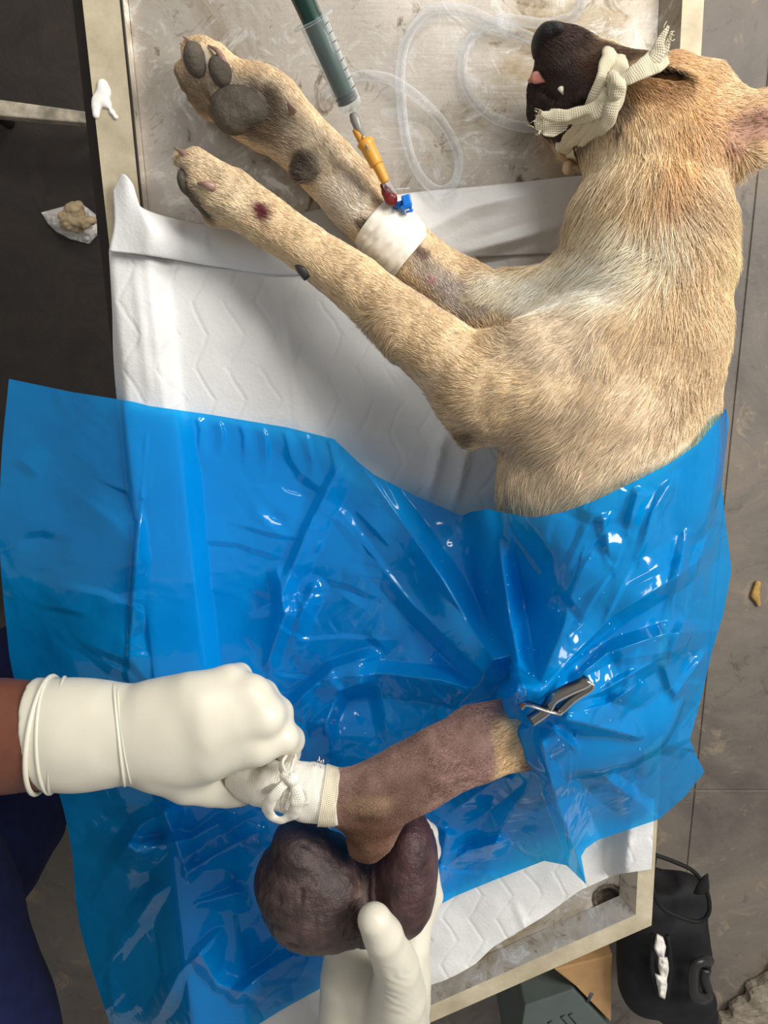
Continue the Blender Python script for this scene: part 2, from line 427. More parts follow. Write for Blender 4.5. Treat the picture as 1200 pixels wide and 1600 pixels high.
def surfnet(f, lo, h):
    s = f < 0
    n = np.array(f.shape)
    cnt = np.zeros(n - 1, np.int8)
    for a in (0, 1):
        for b in (0, 1):
            for c in (0, 1):
                cnt += s[a:n[0] - 1 + a, b:n[1] - 1 + b, c:n[2] - 1 + c]
    cell = np.argwhere((cnt > 0) & (cnt < 8))
    idx = -np.ones(n - 1, int); idx[tuple(cell.T)] = np.arange(len(cell))
    acc = np.zeros((len(cell), 3)); num = np.zeros(len(cell))
    cr = [np.array((a, b, c)) for a in (0, 1) for b in (0, 1) for c in (0, 1)]
    for i in range(8):
        for j in range(i + 1, 8):
            if np.abs(cr[i] - cr[j]).sum() != 1: continue
            fa = f[tuple((cell + cr[i]).T)]; fb = f[tuple((cell + cr[j]).T)]
            m = (fa < 0) != (fb < 0)
            t = np.where(m, fa / np.where(m, fa - fb, 1), 0)
            acc += np.where(m[:, None], cr[i] + t[:, None] * (cr[j] - cr[i]), 0); num += m
    V = lo + h * (cell + acc / num[:, None])
    quads = []
    for ax in range(3):
        u, v = (ax + 1) % 3, (ax + 2) % 3
        d = np.zeros(3, int); d[ax] = 1
        sl0 = [slice(0, n[i]) for i in range(3)]; sl1 = list(sl0)
        sl0[ax] = slice(0, n[ax] - 1); sl1[ax] = slice(1, n[ax])
        a, b = s[tuple(sl0)], s[tuple(sl1)]
        e = np.argwhere(a != b)
        ok = (e[:, u] > 0) & (e[:, v] > 0) & (e[:, u] < n[u] - 1) & (e[:, v] < n[v] - 1); e = e[ok]
        du = np.zeros(3, int); du[u] = 1; dv = np.zeros(3, int); dv[v] = 1
        q = np.stack([idx[tuple((e - du - dv).T)], idx[tuple((e - dv).T)], idx[tuple(e.T)], idx[tuple((e - du).T)]], 1)
        flip = ~a[tuple(e.T)]
        q[flip] = q[flip][:, ::-1]
        quads.append(q)
    return V, np.concatenate(quads)
def vnormals(V, Q):
    n = np.cross(V[Q[:, 2]] - V[Q[:, 0]], V[Q[:, 3]] - V[Q[:, 1]]); o = np.zeros_like(V)
    for i in range(4): np.add.at(o, Q[:, i], n)
    return o / np.maximum(np.linalg.norm(o, axis=1, keepdims=True), 1e-12)
def relax(V, Q, it=2, lam=.5):
    for _ in range(it):
        a = np.zeros_like(V); c = np.zeros(len(V))
        for i in range(4):
            np.add.at(a, Q[:, i], V[Q[:, (i + 1) % 4]]); np.add.at(c, Q[:, i], 1)
        V = V + lam * (a / np.maximum(c, 1)[:, None] - V)
    return V

# ------------------------------------------------------------------ lofts, sheets, tubes
def catmull(pts, n):
    p = np.asarray(pts, float)
    if len(p) == 2:
        t = np.linspace(0, 1, n)[:, None]; return p[0] * (1 - t) + p[1] * t
    d = np.r_[0, np.cumsum(np.linalg.norm(np.diff(p[:, :2] if p.shape[1] > 3 else p, axis=0), axis=1))]
    q = np.vstack([2 * p[0] - p[1], p, 2 * p[-1] - p[-2]])
    u = np.linspace(0, d[-1], n); i = np.clip(np.searchsorted(d, u, 'right') - 1, 0, len(p) - 2)
    t = ((u - d[i]) / np.maximum(d[i + 1] - d[i], 1e-9))[:, None]
    a, b, c, e = q[i], q[i + 1], q[i + 2], q[i + 3]
    return .5 * (2 * b + (c - a) * t + (2 * a - 5 * b + 4 * c - e) * t ** 2 + (3 * b - a - 3 * c + e) * t ** 3)
def polyl(pts, n):
    p = np.asarray(pts, float); d = np.r_[0, np.cumsum(np.linalg.norm(np.diff(p[:, :2], axis=0), axis=1))]
    u = np.linspace(0, d[-1], n)
    return np.stack([np.interp(u, d, p[:, k]) for k in range(p.shape[1])], 1)
def tube(path, rad, seg=12, flat=1.0, cap=True, up=(0, 0, 1)):
    """swept tube along world points; rad scalar or array; flat squashes along the frame's second axis; returns V,F,UV"""
    path = np.asarray(path, float); n = len(path); rad = np.broadcast_to(np.asarray(rad, float), (n,))
    tan = np.gradient(path, axis=0); tan /= np.maximum(np.linalg.norm(tan, axis=1, keepdims=True), 1e-12)
    upv = np.array(up, float); nrm = upv - tan[0] * (upv @ tan[0])
    if np.linalg.norm(nrm) < 1e-3: nrm = np.cross(tan[0], (1, 0, 0))
    nrm /= np.linalg.norm(nrm)
    V, UV = [], []; L = 0
    for i in range(n):
        nrm = nrm - tan[i] * (nrm @ tan[i]); nrm /= max(np.linalg.norm(nrm), 1e-9)
        bi = np.cross(tan[i], nrm)
        if i: L += np.linalg.norm(path[i] - path[i - 1])
        for j in range(seg):
            a = 2 * math.pi * j / seg
            V.append(path[i] + rad[i] * (math.cos(a) * bi + math.sin(a) * nrm * flat)); UV.append((L, a * rad[i]))
    Fc = [(i * seg + j, i * seg + (j + 1) % seg, (i + 1) * seg + (j + 1) % seg, (i + 1) * seg + j) for i in range(n - 1) for j in range(seg)]
    if cap: Fc += [tuple(range(seg))[::-1], tuple((n - 1) * seg + j for j in range(seg))]
    return np.array(V), Fc, np.array(UV)
def coons(top, bottom, left, right, nu, nv):
    """boundary arrays (n,k): top/bottom run left->right (nu), left/right run top->bottom (nv)"""
    u = np.linspace(0, 1, nu)[None, :, None]; v = np.linspace(0, 1, nv)[:, None, None]
    T, B, L, R = top[None], bottom[None], left[:, None], right[:, None]
    return (1 - v) * T + v * B + (1 - u) * L + u * R - ((1 - u) * (1 - v) * top[0] + u * (1 - v) * top[-1] + (1 - u) * v * bottom[0] + u * v * bottom[-1])
def gridfaces(nu, nv):
    i = np.arange(nv - 1)[:, None] * nu + np.arange(nu - 1)[None]
    i = i.ravel(); return np.stack([i, i + nu, i + nu + 1, i + 1], 1)
def rbf(ctrl):
    c = np.asarray(ctrl, float); X = c[:, :2] / 100; n = len(X)
    def phi(r): return np.where(r > 1e-9, r * r * np.log(np.maximum(r, 1e-9)), 0)
    A = phi(np.linalg.norm(X[:, None] - X[None], axis=2)) + np.eye(n) * .02
    Pm = np.c_[np.ones(n), X]; S = np.block([[A, Pm], [Pm.T, np.zeros((3, 3))]])
    wv = np.linalg.solve(S, np.r_[c[:, 2], 0, 0, 0])
    def f(px, py):
        q = np.stack([px, py], -1) / 100; out = wv[n] + wv[n + 1] * q[..., 0] + wv[n + 2] * q[..., 1]
        for i in range(n): out = out + wv[i] * phi(np.hypot(q[..., 0] - X[i, 0], q[..., 1] - X[i, 1]))
        return out
    return f
def dpoly(px, py, pl):
    best = np.full(np.shape(px), 1e9); tt = np.zeros(np.shape(px)); side = np.zeros(np.shape(px)); m = len(pl) - 1
    for i in range(m):
        ax, ay = pl[i]; bx, by = pl[i + 1]; dx, dy = bx - ax, by - ay; L = dx * dx + dy * dy
        t = np.clip(((px - ax) * dx + (py - ay) * dy) / L, 0, 1)
        d = np.hypot(px - ax - t * dx, py - ay - t * dy); w_ = d < best
        sd = np.sign((px - ax) * dy - (py - ay) * dx)
        best = np.where(w_, d, best); tt = np.where(w_, (i + t) / m, tt); side = np.where(w_, sd, side)
    return best, tt, side
def boxmesh(lo, hi):
    lo, hi = np.array(lo), np.array(hi)
    V = np.array([[(lo, hi)[a][0], (lo, hi)[b][1], (lo, hi)[c][2]] for a in (0, 1) for b in (0, 1) for c in (0, 1)])
    return V, [(0, 1, 3, 2), (4, 6, 7, 5), (0, 4, 5, 1), (2, 3, 7, 6), (0, 2, 6, 4), (1, 5, 7, 3)]
def prism(poly, z0, z1):
    n = len(poly)
    V = [(x, y, z0) for x, y in poly] + [(x, y, z1) for x, y in poly]
    Fc = [tuple(range(n))[::-1], tuple(range(n, 2 * n))] + [(i, (i + 1) % n, n + (i + 1) % n, n + i) for i in range(n)]
    return np.array(V), Fc
def bevel(o, wd, seg=2):
    b = o.modifiers.new('bevel', 'BEVEL'); b.width = wd; b.segments = seg; b.limit_method = 'ANGLE'
    return o
def bbbase(V):
    V = np.asarray(V); return ((V[:, 0].min() + V[:, 0].max()) / 2, (V[:, 1].min() + V[:, 1].max()) / 2, V[:, 2].min())
# ================================================================== THE SETTING
FZ = -0.85
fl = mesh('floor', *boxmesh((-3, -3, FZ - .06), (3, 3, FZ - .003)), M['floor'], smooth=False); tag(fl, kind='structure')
slab_me = {}
def slab(x0, x1, y0, y1):
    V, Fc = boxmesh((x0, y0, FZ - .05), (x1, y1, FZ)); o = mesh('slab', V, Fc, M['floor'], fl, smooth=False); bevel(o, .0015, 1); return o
XJ = [-2.9, -1.9, -1.06, -.16, .738, 1.62, 2.5, 2.95]; YJ = [-2.95, -2.1, -1.055, .95, 1.9, 2.95]
for i in range(len(XJ) - 1):
    for j in range(len(YJ) - 1):
        slab(XJ[i] + .0016, XJ[i + 1] - .0016, YJ[j] + .0016, YJ[j + 1] - .0016)

# ================================================================== THE STEEL TABLE
RIM = .022
tb = empty('steel_table', 'steel examination table with raised rim and drain under the dog', 'table', (0.03, -.2, FZ))
def quadP(pts, z): return np.array([P(x, y, z) for x, y in pts])
outer = quadP([(92, -330), (1119, -330), (1018, 1446), (322, 1752)], RIM)
def inset(poly, ds):
    n = len(poly); out = []
    for i in range(n):
        def ln(a, b, d):
            e = b - a; e = e / np.linalg.norm(e); nn = np.array((e[1], -e[0])); return a + nn * d, e
        a0, e0 = ln(poly[i - 1][:2], poly[i][:2], ds[(i - 1) % n]); a1, e1 = ln(poly[i][:2], poly[(i + 1) % n][:2], ds[i])
        M2 = np.array([e0, -e1]).T; t = np.linalg.solve(M2, a1 - a0); out.append(a0 + e0 * t[0])
    return np.array(out)
# polygon order: TL,TR,BR,BL (clockwise seen from above): inside is on the right
rimw = [.03, .019, .022, .033]
inn = inset(outer, rimw); tray = inset(outer, [r + e for r, e in zip(rimw, (.013, .013, .013, .001))])
def ring(a, za, b, zb):
    V = np.vstack([np.c_[a, np.full(4, za)], np.c_[b, np.full(4, zb)]])
    return V, [(i, i + 4, (i + 1) % 4 + 4, (i + 1) % 4) for i in range(4)]
def joinm(parts):
    V, Fc, o = [], [], 0
    for v, f in parts:
        V.append(v); Fc += [tuple(int(k) + o for k in q) for q in f]; o += len(v)
    return np.vstack(V), Fc
ot2 = outer[:, :2]
lip = inset(outer, [-.002] * 4)
V, Fc = joinm([ring(ot2, RIM, inn, RIM), ring(lip, -.018, ot2, RIM), ring(inset(outer, [.004] * 4), -.018, lip, -.018)])
o = mesh('rim', V, Fc, M['rim'], tb, smooth=False); bevel(o, .0015, 2)
V, Fc = ring(inn, RIM, tray, 0.0006)
mesh('tray_wall', V, Fc, M['steel'], tb, smooth=False)
# the tray bottom, a grid with a hole for the drain
dr = P(950, 1405, 0)
gx, gy = np.meshgrid(np.linspace(0, 1, 90), np.linspace(0, 1, 150))
tp = (1 - gx)[..., None] * ((1 - gy)[..., None] * tray[0] + gy[..., None] * tray[3]) + gx[..., None] * ((1 - gy)[..., None] * tray[1] + gy[..., None] * tray[2])
tv = np.c_[tp.reshape(-1, 2), np.zeros(tp.shape[0] * tp.shape[1])]
dd = np.hypot(tv[:, 0] - dr[0], tv[:, 1] - dr[1])
tv[:, 2] = -.010 * np.exp(-(dd / .016) ** 4)
tv[:, 2] += .0004 * vnoise(tv, 25, 3)
mesh('tray', tv, gridfaces(90, 150), M['steel'], tb)
seg = 28; rr = [(.0185, -.001), (.0165, .0004), (.0145, -.0005), (.0125, -.006), (.004, -.0085)]
V = np.array([(dr[0] + r * math.cos(2 * math.pi * k / seg), dr[1] + r * math.sin(2 * math.pi * k / seg), z) for r, z in rr for k in range(seg)])
Fc = [(i * seg + k, i * seg + (k + 1) % seg, (i + 1) * seg + (k + 1) % seg, (i + 1) * seg + k) for i in range(len(rr) - 1) for k in range(seg)] + [tuple((len(rr) - 1) * seg + k for k in range(seg))]
dro = mesh('drain', V, Fc, plain('grimy_drain', lin(92, 82, 72), .5, .5, .5, 200), tb); dro['label'] = 'dark round drain hole'
# dark frame rail sticking out under the left rim, and apron rails
fr = inset(outer, [.02, .02, .02, -.024]); fi = inset(outer, [.045, .045, .045, .02])
V, Fc = joinm([ring(fr, -.022, fi, -.022), ring(fi, -.022, fi, -.06), ring(fi, -.06, fr, -.06), ring(fr, -.06, fr, -.022)])
mesh('frame', V, Fc, M['dark'], tb, smooth=False)
lg = inset(outer, [.06, .05, .06, .05])
for c in lg:
    V, Fc, _ = tube([(c[0], c[1], -.055), (c[0], c[1], FZ + .02), (c[0], c[1], FZ)], [.016, .016, .02], 16)
    mesh('leg', V, Fc, M['rim'], tb)
# thin dark seam along the left rim
a, b = P(190, -10, .0), P(221, 335, 0)
sv = np.array([inn[0] + (inn[3] - inn[0]) * t for t in (0, 1)])
V = np.array([(sv[0][0], sv[0][1], RIM + .0004), (sv[0][0] + .0016, sv[0][1], RIM + .0004), (sv[1][0] + .0016, sv[1][1], RIM + .0004), (sv[1][0], sv[1][1], RIM + .0004)])
V = np.vstack([V, V - (0, 0, .004)])
mesh('rim_seam', V, [(0, 3, 2, 1), (4, 5, 6, 7), (0, 1, 5, 4), (1, 2, 6, 5), (2, 3, 7, 6), (3, 0, 4, 7)], M['dark'], tb, smooth=False)
# dried white blob on the left rim
so = SDF()
for x, y, r in [(160, 132, 8), (164, 143, 9), (158, 152, 11), (152, 160, 9), (150, 170, 6), (168, 163, 6), (175, 175, 4), (181, 183, 3.5), (150, 180, 5)]:
    m = SCL(y, RIM); so.ell(P(x, y, RIM + .0005), (r * m, r * m, .0022), .004)
V, Q = so.mesh(.0007); mesh('paint_spill', V, Q, M['stain'], tb)

# ================================================================== THINGS ON THE FLOOR
# worn bar across the dark floor
zb = FZ + .12
A, B = P(-60, 147, zb), P(150, 176, zb)
A2, B2 = P(-60, 176, zb), P(150, 194, zb)
poly = [A[:2], B[:2], B2[:2], A2[:2]]
V, Fc = prism([tuple(p) for p in poly][::-1], zb - .03, zb)
bar = empty('metal_bar', 'worn pale metal bar crossing the dark floor left of the table', 'bar', (float(A[0]), float(A[1]), FZ))
o = mesh('bar', V, Fc, M['oldbar'], bar, smooth=False); bevel(o, .003, 2)
for q in (.12, .92):
    c = (A + A2) / 2 * (1 - q) + (B + B2) / 2 * q
    V, Fc, _ = tube([(c[0], c[1], FZ), (c[0], c[1], zb - .028)], .011, 10); mesh('foot', V, Fc, M['dark'], bar)

def crumple_sheet(name, out, z0, amp, mat, parent, seed, n=40, th=.0012):
    top, right, bot, left = out
    C = coons(polyl(top, n), polyl(bot, n), polyl(left, n), polyl(right, n), n, n)
    px, py = C[..., 0], C[..., 1]
    W = P(px, py, np.full(px.shape, z0))
    z = z0 + amp * (.55 + .45 * vnoise(W, 38, seed)) * (1 - np.abs(np.linspace(-1, 1, n))[:, None] ** 4) * (1 - np.abs(np.linspace(-1, 1, n))[None] ** 4) + amp * .5 * np.abs(vnoise(W, 80, seed + 1))
    W = P(px, py, z)
    o = mesh(name, W.reshape(-1, 3), gridfaces(n, n), mat, parent)
    s = o.modifiers.new('solid', 'SOLIDIFY'); s.thickness = th; return o
ts = empty('crumpled_tissue', 'crumpled white tissue with beige wad lying on the dark floor', 'tissue', tuple(P(112, 345, FZ)))
crumple_sheet('sheet', ([(64, 332), (100, 322), (128, 318)], [(128, 318), (150, 335), (152, 368)], [(88, 362), (110, 374), (140, 381), (152, 368)], [(64, 332), (75, 350), (88, 362)]), FZ, .03, plain('tissue_paper', lin(205, 200, 194), .85, 0, .08), ts, 5)
sw = SDF(); rr_ = random.Random(4)
for k in range(9):
    x, y = rr_.uniform(100, 138), rr_.uniform(322, 352); m = SCL(y, FZ)
    sw.ell(P(x, y, FZ + .035 + rr_.uniform(-.01, .014)), (rr_.uniform(7, 13) * m, rr_.uniform(6, 12) * m, .014), .008)
V, Q = sw.mesh(.0025); V = V + vnormals(V, Q) * (.008 * vnoise(V, 55, 2) + .004 * np.abs(vnoise(V, 120, 3)))[:, None]; mesh('wad', V, Q, plain('beige_wad', lin(172, 152, 118), .85, 0, .25, 60), ts)

# black soft bag with an open mouth, bottom right
bagz = -.50
bc = P(1040, 1470, FZ)
bg = empty('black_bag', 'black soft bag with open mouth and carry handle beside the table end', 'bag', tuple(bc))
sb = SDF()
def PB(x, y, z): return P(x, y, z)
sb.chain([(1006, 1500, bagz - .07, 36), (1085, 1500, bagz - .07, 30)], .03).chain([(1012, 1545, bagz - .07, 40), (1090, 1560, bagz - .07, 28)], .04)
sb.chain([(1010, 1440, bagz - .08, 40), (1078, 1450, bagz - .08, 30)], .04).chain([(1020, 1380, bagz - .1, 32), (1075, 1400, bagz - .1, 32)], .04)
sb.chain([(1035, 1480, FZ + .09, 42), (1060, 1480, FZ + .09, 45)], .05)
sb.chain([(1000, 1480, bagz - .07, 30), (996, 1530, bagz - .07, 26), (1050, 1582, bagz - .07, 24), (1105, 1588, bagz - .07, 18)], .03)
sb.ellp(1058, 1392, bagz + .0, 42, 52, .2, -28, .008, True)
V, Q = sb.mesh(.007); V = relax(V, Q, 3)
V = V + vnormals(V, Q) * (.006 * vnoise(V, 22, 8))[:, None]
mesh('bag_body', V, Q, M['black'], bg)
ringp = [(1024, 1336), (1052, 1346), (1084, 1362), (1104, 1392), (1108, 1424), (1092, 1440), (1060, 1432), (1032, 1416), (1018, 1380), (1024, 1336)]
pp = catmull([P(x, y, bagz + .01) for x, y in ringp], 60)
V, Fc, _ = tube(pp, .0042, 8, cap=False); mesh('mouth_hem', V, Fc, M['black'], bg)
V, Fc, _ = tube(catmull([P(1096, 1392, bagz + .01), P(1100, 1375, bagz + .05), P(1105, 1366, bagz + .06)], 10), [.016, .015, .014, .013, .012, .011, .01, .008, .006, .003], 10, .4); mesh('corner_tab', V, Fc, M['black'], bg)
hz = bagz + .006
hp = catmull([P(x, y, hz + dz_) for x, y, dz_ in [(1108, 1502, -.01), (1098, 1502, .022), (1086, 1508, .026), (1083, 1530, .026), (1085, 1552, .026), (1098, 1560, .022), (1108, 1556, -.01)]], 40)
V, Fc, _ = tube(hp, .011, 10, .8); mesh('handle', V, Fc, M['blackplastic'], bg)
V, Fc, _ = tube(catmull([P(1104, 1515, hz + .012), P(1101, 1530, hz + .014), P(1106, 1548, hz + .012)], 12), .010, 10, .6); mesh('handle_grip', V, Fc, M['blackplastic'], bg)
for k, (x, y, a) in enumerate([(1031, 1480, .3), (1036, 1512, -.2), (1033, 1542, .5)]):
    crumple_sheet('paper_scrap', ([(x - 5 - 3 * k, y - 22), (x + 5 + 2 * k, y - 16)], [(x + 5 + 2 * k, y - 16), (x + 10, y), (x + 6, y + 20)], [(x - 3, y + 15), (x + 6, y + 20)], [(x - 5 - 3 * k, y - 22), (x - 10 + 2 * k, y), (x - 3, y + 15)]), bagz + .010, .02, M['paper'], bg, 20 + k, 14)
for a_, b_ in (((1020, 1460), (1028, 1555)), ((1043, 1462), (1042, 1556))):
    V, Fc, _ = tube(catmull([P(*a_, bagz + .005), P((a_[0] + b_[0]) / 2 + (-6 if a_[0] < 1030 else 5), (a_[1] + b_[1]) / 2, bagz + .012), P(*b_, bagz + .005)], 14), .005, 8); mesh('pocket_edge', V, Fc, M['black'], bg)

# cardboard and metal boxes under the table end
def qbox(name, pts, z1, z0, mat, parent):
    poly = [tuple(P(x, y, z1)[:2]) for x, y in pts]
    V, Fc = prism(poly[::-1], z0, z1); o = mesh(name, V, Fc, mat, parent, smooth=False); bevel(o, .003, 2); return o
z1 = FZ + .26
cb = empty('tan_box', 'tan board box on the floor between black bag and table end', 'box', tuple(P(925, 1560, FZ)))
qbox('carton', [(866, 1515), (958, 1492), (955, 1598), (899, 1541)], z1, FZ, M['tan'], cb)
V, Fc, _ = tube([P(925, 1552, z1 + .001), P(918, 1566, z1 + .001)], [.004, .003], 8, .3); mesh('ink_mark', V, Fc, plain('blue_ink', lin(60, 70, 90), .6), cb)
z2 = FZ + .26
gb = empty('grey_case', 'grey green metal case on the floor under the table end', 'case', tuple(P(860, 1600, FZ)))
qbox('case_body', [(820, 1572), (896, 1546), (960, 1613), (940, 1700), (800, 1700)], z2, FZ, M['greygreen'], gb)
for k, (x, y) in enumerate([(876, 1589), (888, 1586), (856, 1598)]):
    V, Fc = joinm([tube([P(x, y, z2 + .001), P(x + 12, y + 14, z2 + .001)], .0012, 6)[:2], tube([P(x, y, z2 + .001), P(x + 7, y - 3, z2 + .001)], .0012, 6)[:2]])
    mesh('stamped_mark', V, Fc, M['rubber'], gb)
# broken concrete kerb in the corner
sk = SDF()
kz = FZ + .03
for x, y, r in [(1210, 1560, 36), (1180, 1590, 34), (1150, 1612, 28), (1215, 1610, 50), (1240, 1530, 30)]:
    sk.box(P(x, y, kz), (r * SCL(y, kz), r * SCL(y, kz) * .8, .03), .012, .02, np.array(Matrix.Rotation(.35 + r * .05, 3, 'Z')))
V, Q = sk.mesh(.008); V[:, 2] = np.minimum(V[:, 2], FZ + .035); V = V + vnormals(V, Q) * (.006 * vnoise(V, 22, 2) + .004 * vnoise(V, 80, 5))[:, None]
ko = empty('concrete_kerb', 'pale broken concrete edge at the corner beside the black bag', 'kerb', tuple(P(1190, 1590, FZ))); mesh('chunk', V, Q, M['kerb'], ko, smooth=False)
# small debris on the floor right
lf = SDF(); lf.chain([(1184, 912, FZ + .006, 5), (1180, 930, FZ + .006, 6), (1186, 945, FZ + .006, 3)], .004, .6)
V, Q = lf.mesh(.0022); lo_ = mesh('dry_leaf', V, Q, M['leaf']); tag(lo_, 'small curled yellowish dry leaf on the concrete floor', 'leaf')
# ================================================================== ABSORBENT PAD
pad = empty('absorbent_pad', 'white quilted absorbent pad spread on the table under the dog', 'pad', tuple(P(600, 800, 0)))
nu, nv = 150, 210
top = polyl([(170, 392), (260, 405), (350, 420), (460, 428), (620, 405), (860, 396), (1060, 390)], nu)
bot = polyl([(318, 1780), (420, 1690), (560, 1632), (700, 1548), (770, 1480), (850, 1432), (905, 1392), (960, 1367), (1018, 1358)], nu)
left = catmull([(170, 392), (175, 480), (182, 620), (225, 1000), (272, 1400), (318, 1780)], nv)
right = catmull([(1060, 390), (1050, 700), (1030, 1100), (1018, 1358)], nv)
C = coons(top, bot, left, right, nu, nv); px, py = C[..., 0], C[..., 1]
W = P(px, py, np.full(px.shape, .004))
z = .004 + .0022 * vnoise(W, 14, 1) + .0012 * vnoise(W, 40, 2)
# rises over the rim on the left and over the rim at the right lower corner
inL = 130 + .112 * py + 62
z += (RIM + .001) * (1 - sstep(inL - 8, inL + 26, px)) - .0011 * np.maximum(0, inL - 64 - px)
inR = 1100 - .0594 * py - 40
z += (RIM + .002) * sstep(inR - 30, inR + 4, px) * sstep(1150, 1300, py)
for pl, A, wd in [([(208, 395), (236, 640)], .003, 9), ([(700, 665), (668, 780)], .012, 14), ([(735, 690), (705, 800)], .010, 12), ([(440, 430), (470, 690)], .0022, 8),
                  ([(880, 1415), (800, 1455), (690, 1530)], .003, 10), ([(800, 1400), (830, 1470)], .003, 9), ([(985, 1300), (972, 1365)], .004, 9)]:
    d, t, _ = dpoly(px, py, pl); z += A * np.maximum(0, 1 - d / wd) ** 1.3 * np.sin(np.pi * np.clip(t, .08, .92))
W = P(px, py, np.where(px > inL - 60, np.maximum(z, .0015), z))
o = mesh('pad_sheet', W.reshape(-1, 3), gridfaces(nu, nv), M['pad'], pad, uv=np.stack([px, py], -1).reshape(-1, 2) * .0006)
# the turned-over cuff along its head end
nu, nv = 160, 40
top = catmull([(176, 300), (190, 272), (208, 288), (222, 324), (300, 347), (380, 352), (480, 330), (560, 315), (640, 301), (760, 290), (890, 276), (960, 272)], nu)
bot = catmull([(170, 392), (260, 404), (350, 419), (460, 430), (620, 404), (740, 402), (860, 397), (960, 395)], nu)
left = catmull([(176, 300), (178, 350), (170, 392)], nv); right = catmull([(960, 272), (965, 330), (960, 395)], nv)
C = coons(top, bot, left, right, nu, nv); px, py = C[..., 0], C[..., 1]
v = np.linspace(0, 1, nv)[:, None] + 0 * px
W = P(px, py, np.full(px.shape, .01))
z = .005 + .010 * np.sin(np.pi * np.clip(v, 0, 1)) ** .7 * sstep(175, 260, px) * (1 - .6 * sstep(560, 700, px)) + .003 * v + .0025 * vnoise(W, 16, 4) + .001 * vnoise(W, 50, 6)
z += (RIM + .004) * (1 - sstep(226, 290, px)) + .006 * np.exp(-((px - 196) / 14) ** 2) * (1 - v) ** 2
for pl, A, wd in [([(640, 375), (730, 325), (840, 300)], .006, 22), ([(700, 400), (800, 375), (900, 345)], .007, 18), ([(320, 345), (322, 410)], .002, 5)]:
    d, t, _ = dpoly(px, py, pl); z += A * np.maximum(0, 1 - d / wd) ** 1.3 * np.sin(np.pi * np.clip(t, .08, .92))
W = P(px, py, np.maximum(z, .003))
cf = mesh('turned_cuff', W.reshape(-1, 3), gridfaces(nu, nv), M['flap'], pad); cf['label'] = 'smooth plastic backing turned over at the head end'
s = cf.modifiers.new('solid', 'SOLIDIFY'); s.thickness = .0012

# ================================================================== THE DOG
dog = empty('dog', 'tan sedated dog with black muzzle lying on its side on the table', 'dog', tuple(P(930, 700, 0)))
D = SDF(.5)
# trunk
D.chain([(985, 480, .078, 122), (962, 570, .08, 146), (944, 660, .083, 158), (936, 760, .084, 156), (928, 870, .078, 124), (925, 990, .072, 100), (920, 1080, .068, 92)], .03, .84)
D.chain([(1040, 520, .08, 74), (1048, 620, .08, 62), (1034, 720, .08, 66)], .04, .9)
# neck and chest
D.chain([(1000, 470, .085, 120), (1018, 400, .09, 118), (1020, 330, .09, 115), (1028, 260, .09, 100)], .03, .82)
D.chain([(960, 480, .07, 84), (880, 472, .055, 64), (820, 478, .045, 52)], .04, .8)
D.chain([(940, 370, .07, 46), (920, 420, .06, 44)], .03)
# head: cranium, cheek, muzzle, jaws
D.chain([(1062, 200, .088, 92), (1010, 190, .09, 92), (978, 178, .078, 84)], .025, .8)
D.chain([(985, 205, .085, 70), (1000, 250, .085, 66)], .03, .85)
D.chain([(1085, 150, .085, 52), (1050, 132, .082, 42)], .02)
D.chain([(984, 156, .076, 63), (930, 122, .066, 53), (884, 95, .06, 46)], .016, .86)
D.chain([(975, 190, .066, 66), (925, 168, .054, 62), (876, 142, .046, 52)], .016, .82)
D.chain([(862, 66, .062, 26), (900, 80, .066, 28)], .014)
D.chain([(960, 215, .045, 44), (900, 200, .036, 42), (852, 172, .032, 28)], .012, .85)
D.ellp(862, 139, .078, 26, 3.5, .018, 32, .004, True)             # mouth slit
D.ellp(905, 157, .094, 28, 3.5, .018, 12, .004, True)
D.ellp(1032, 119, .118, 36, 8, .02, 6, .008, True)              # closed eye
# near ear
D.chain([(1112, 205, .10, 46), (1150, 200, .108, 50), (1195, 190, .104, 44), (1250, 176, .09, 22)], .02, .45)
D.ellp(1185, 195, .128, 50, 24, .016, -12, .008, True)
D.chain([(1128, 262, .10, 24), (1180, 236, .112, 16), (1198, 222, .112, 9)], .012)
# far ear, below
D.chain([(1100, 200, .05, 30), (1150, 215, .03, 24), (1185, 220, .02, 14)], .016, .5)
# upper (near) foreleg
D.chain([(1000, 545, .112, 118), (930, 575, .118, 104), (860, 605, .118, 88), (800, 625, .112, 66), (752, 652, .10, 46)], .035, .62)
D.chain([(752, 655, .10, 44), (738, 676, .098, 22)], .012)
D.chain([(830, 585, .104, 76), (790, 590, .104, 68), (728, 585, .098, 62), (640, 515, .085, 51), (560, 446, .07, 43), (482, 391, .056, 36), (420, 348, .048, 37), (360, 308, .043, 40), (325, 288, .042, 36)], .05, .88)
# its toes
D.chain([(345, 285, .05, 26), (308, 258, .05, 22), (288, 252, .042, 14)], .008)
D.chain([(350, 300, .052, 26), (315, 285, .052, 22), (296, 283, .044, 15)], .006)
D.chain([(365, 318, .052, 26), (340, 312, .052, 22), (322, 312, .04, 17)], .006)
D.chain([(370, 330, .038, 26), (350, 335, .034, 20), (335, 338, .024, 16)], .006)
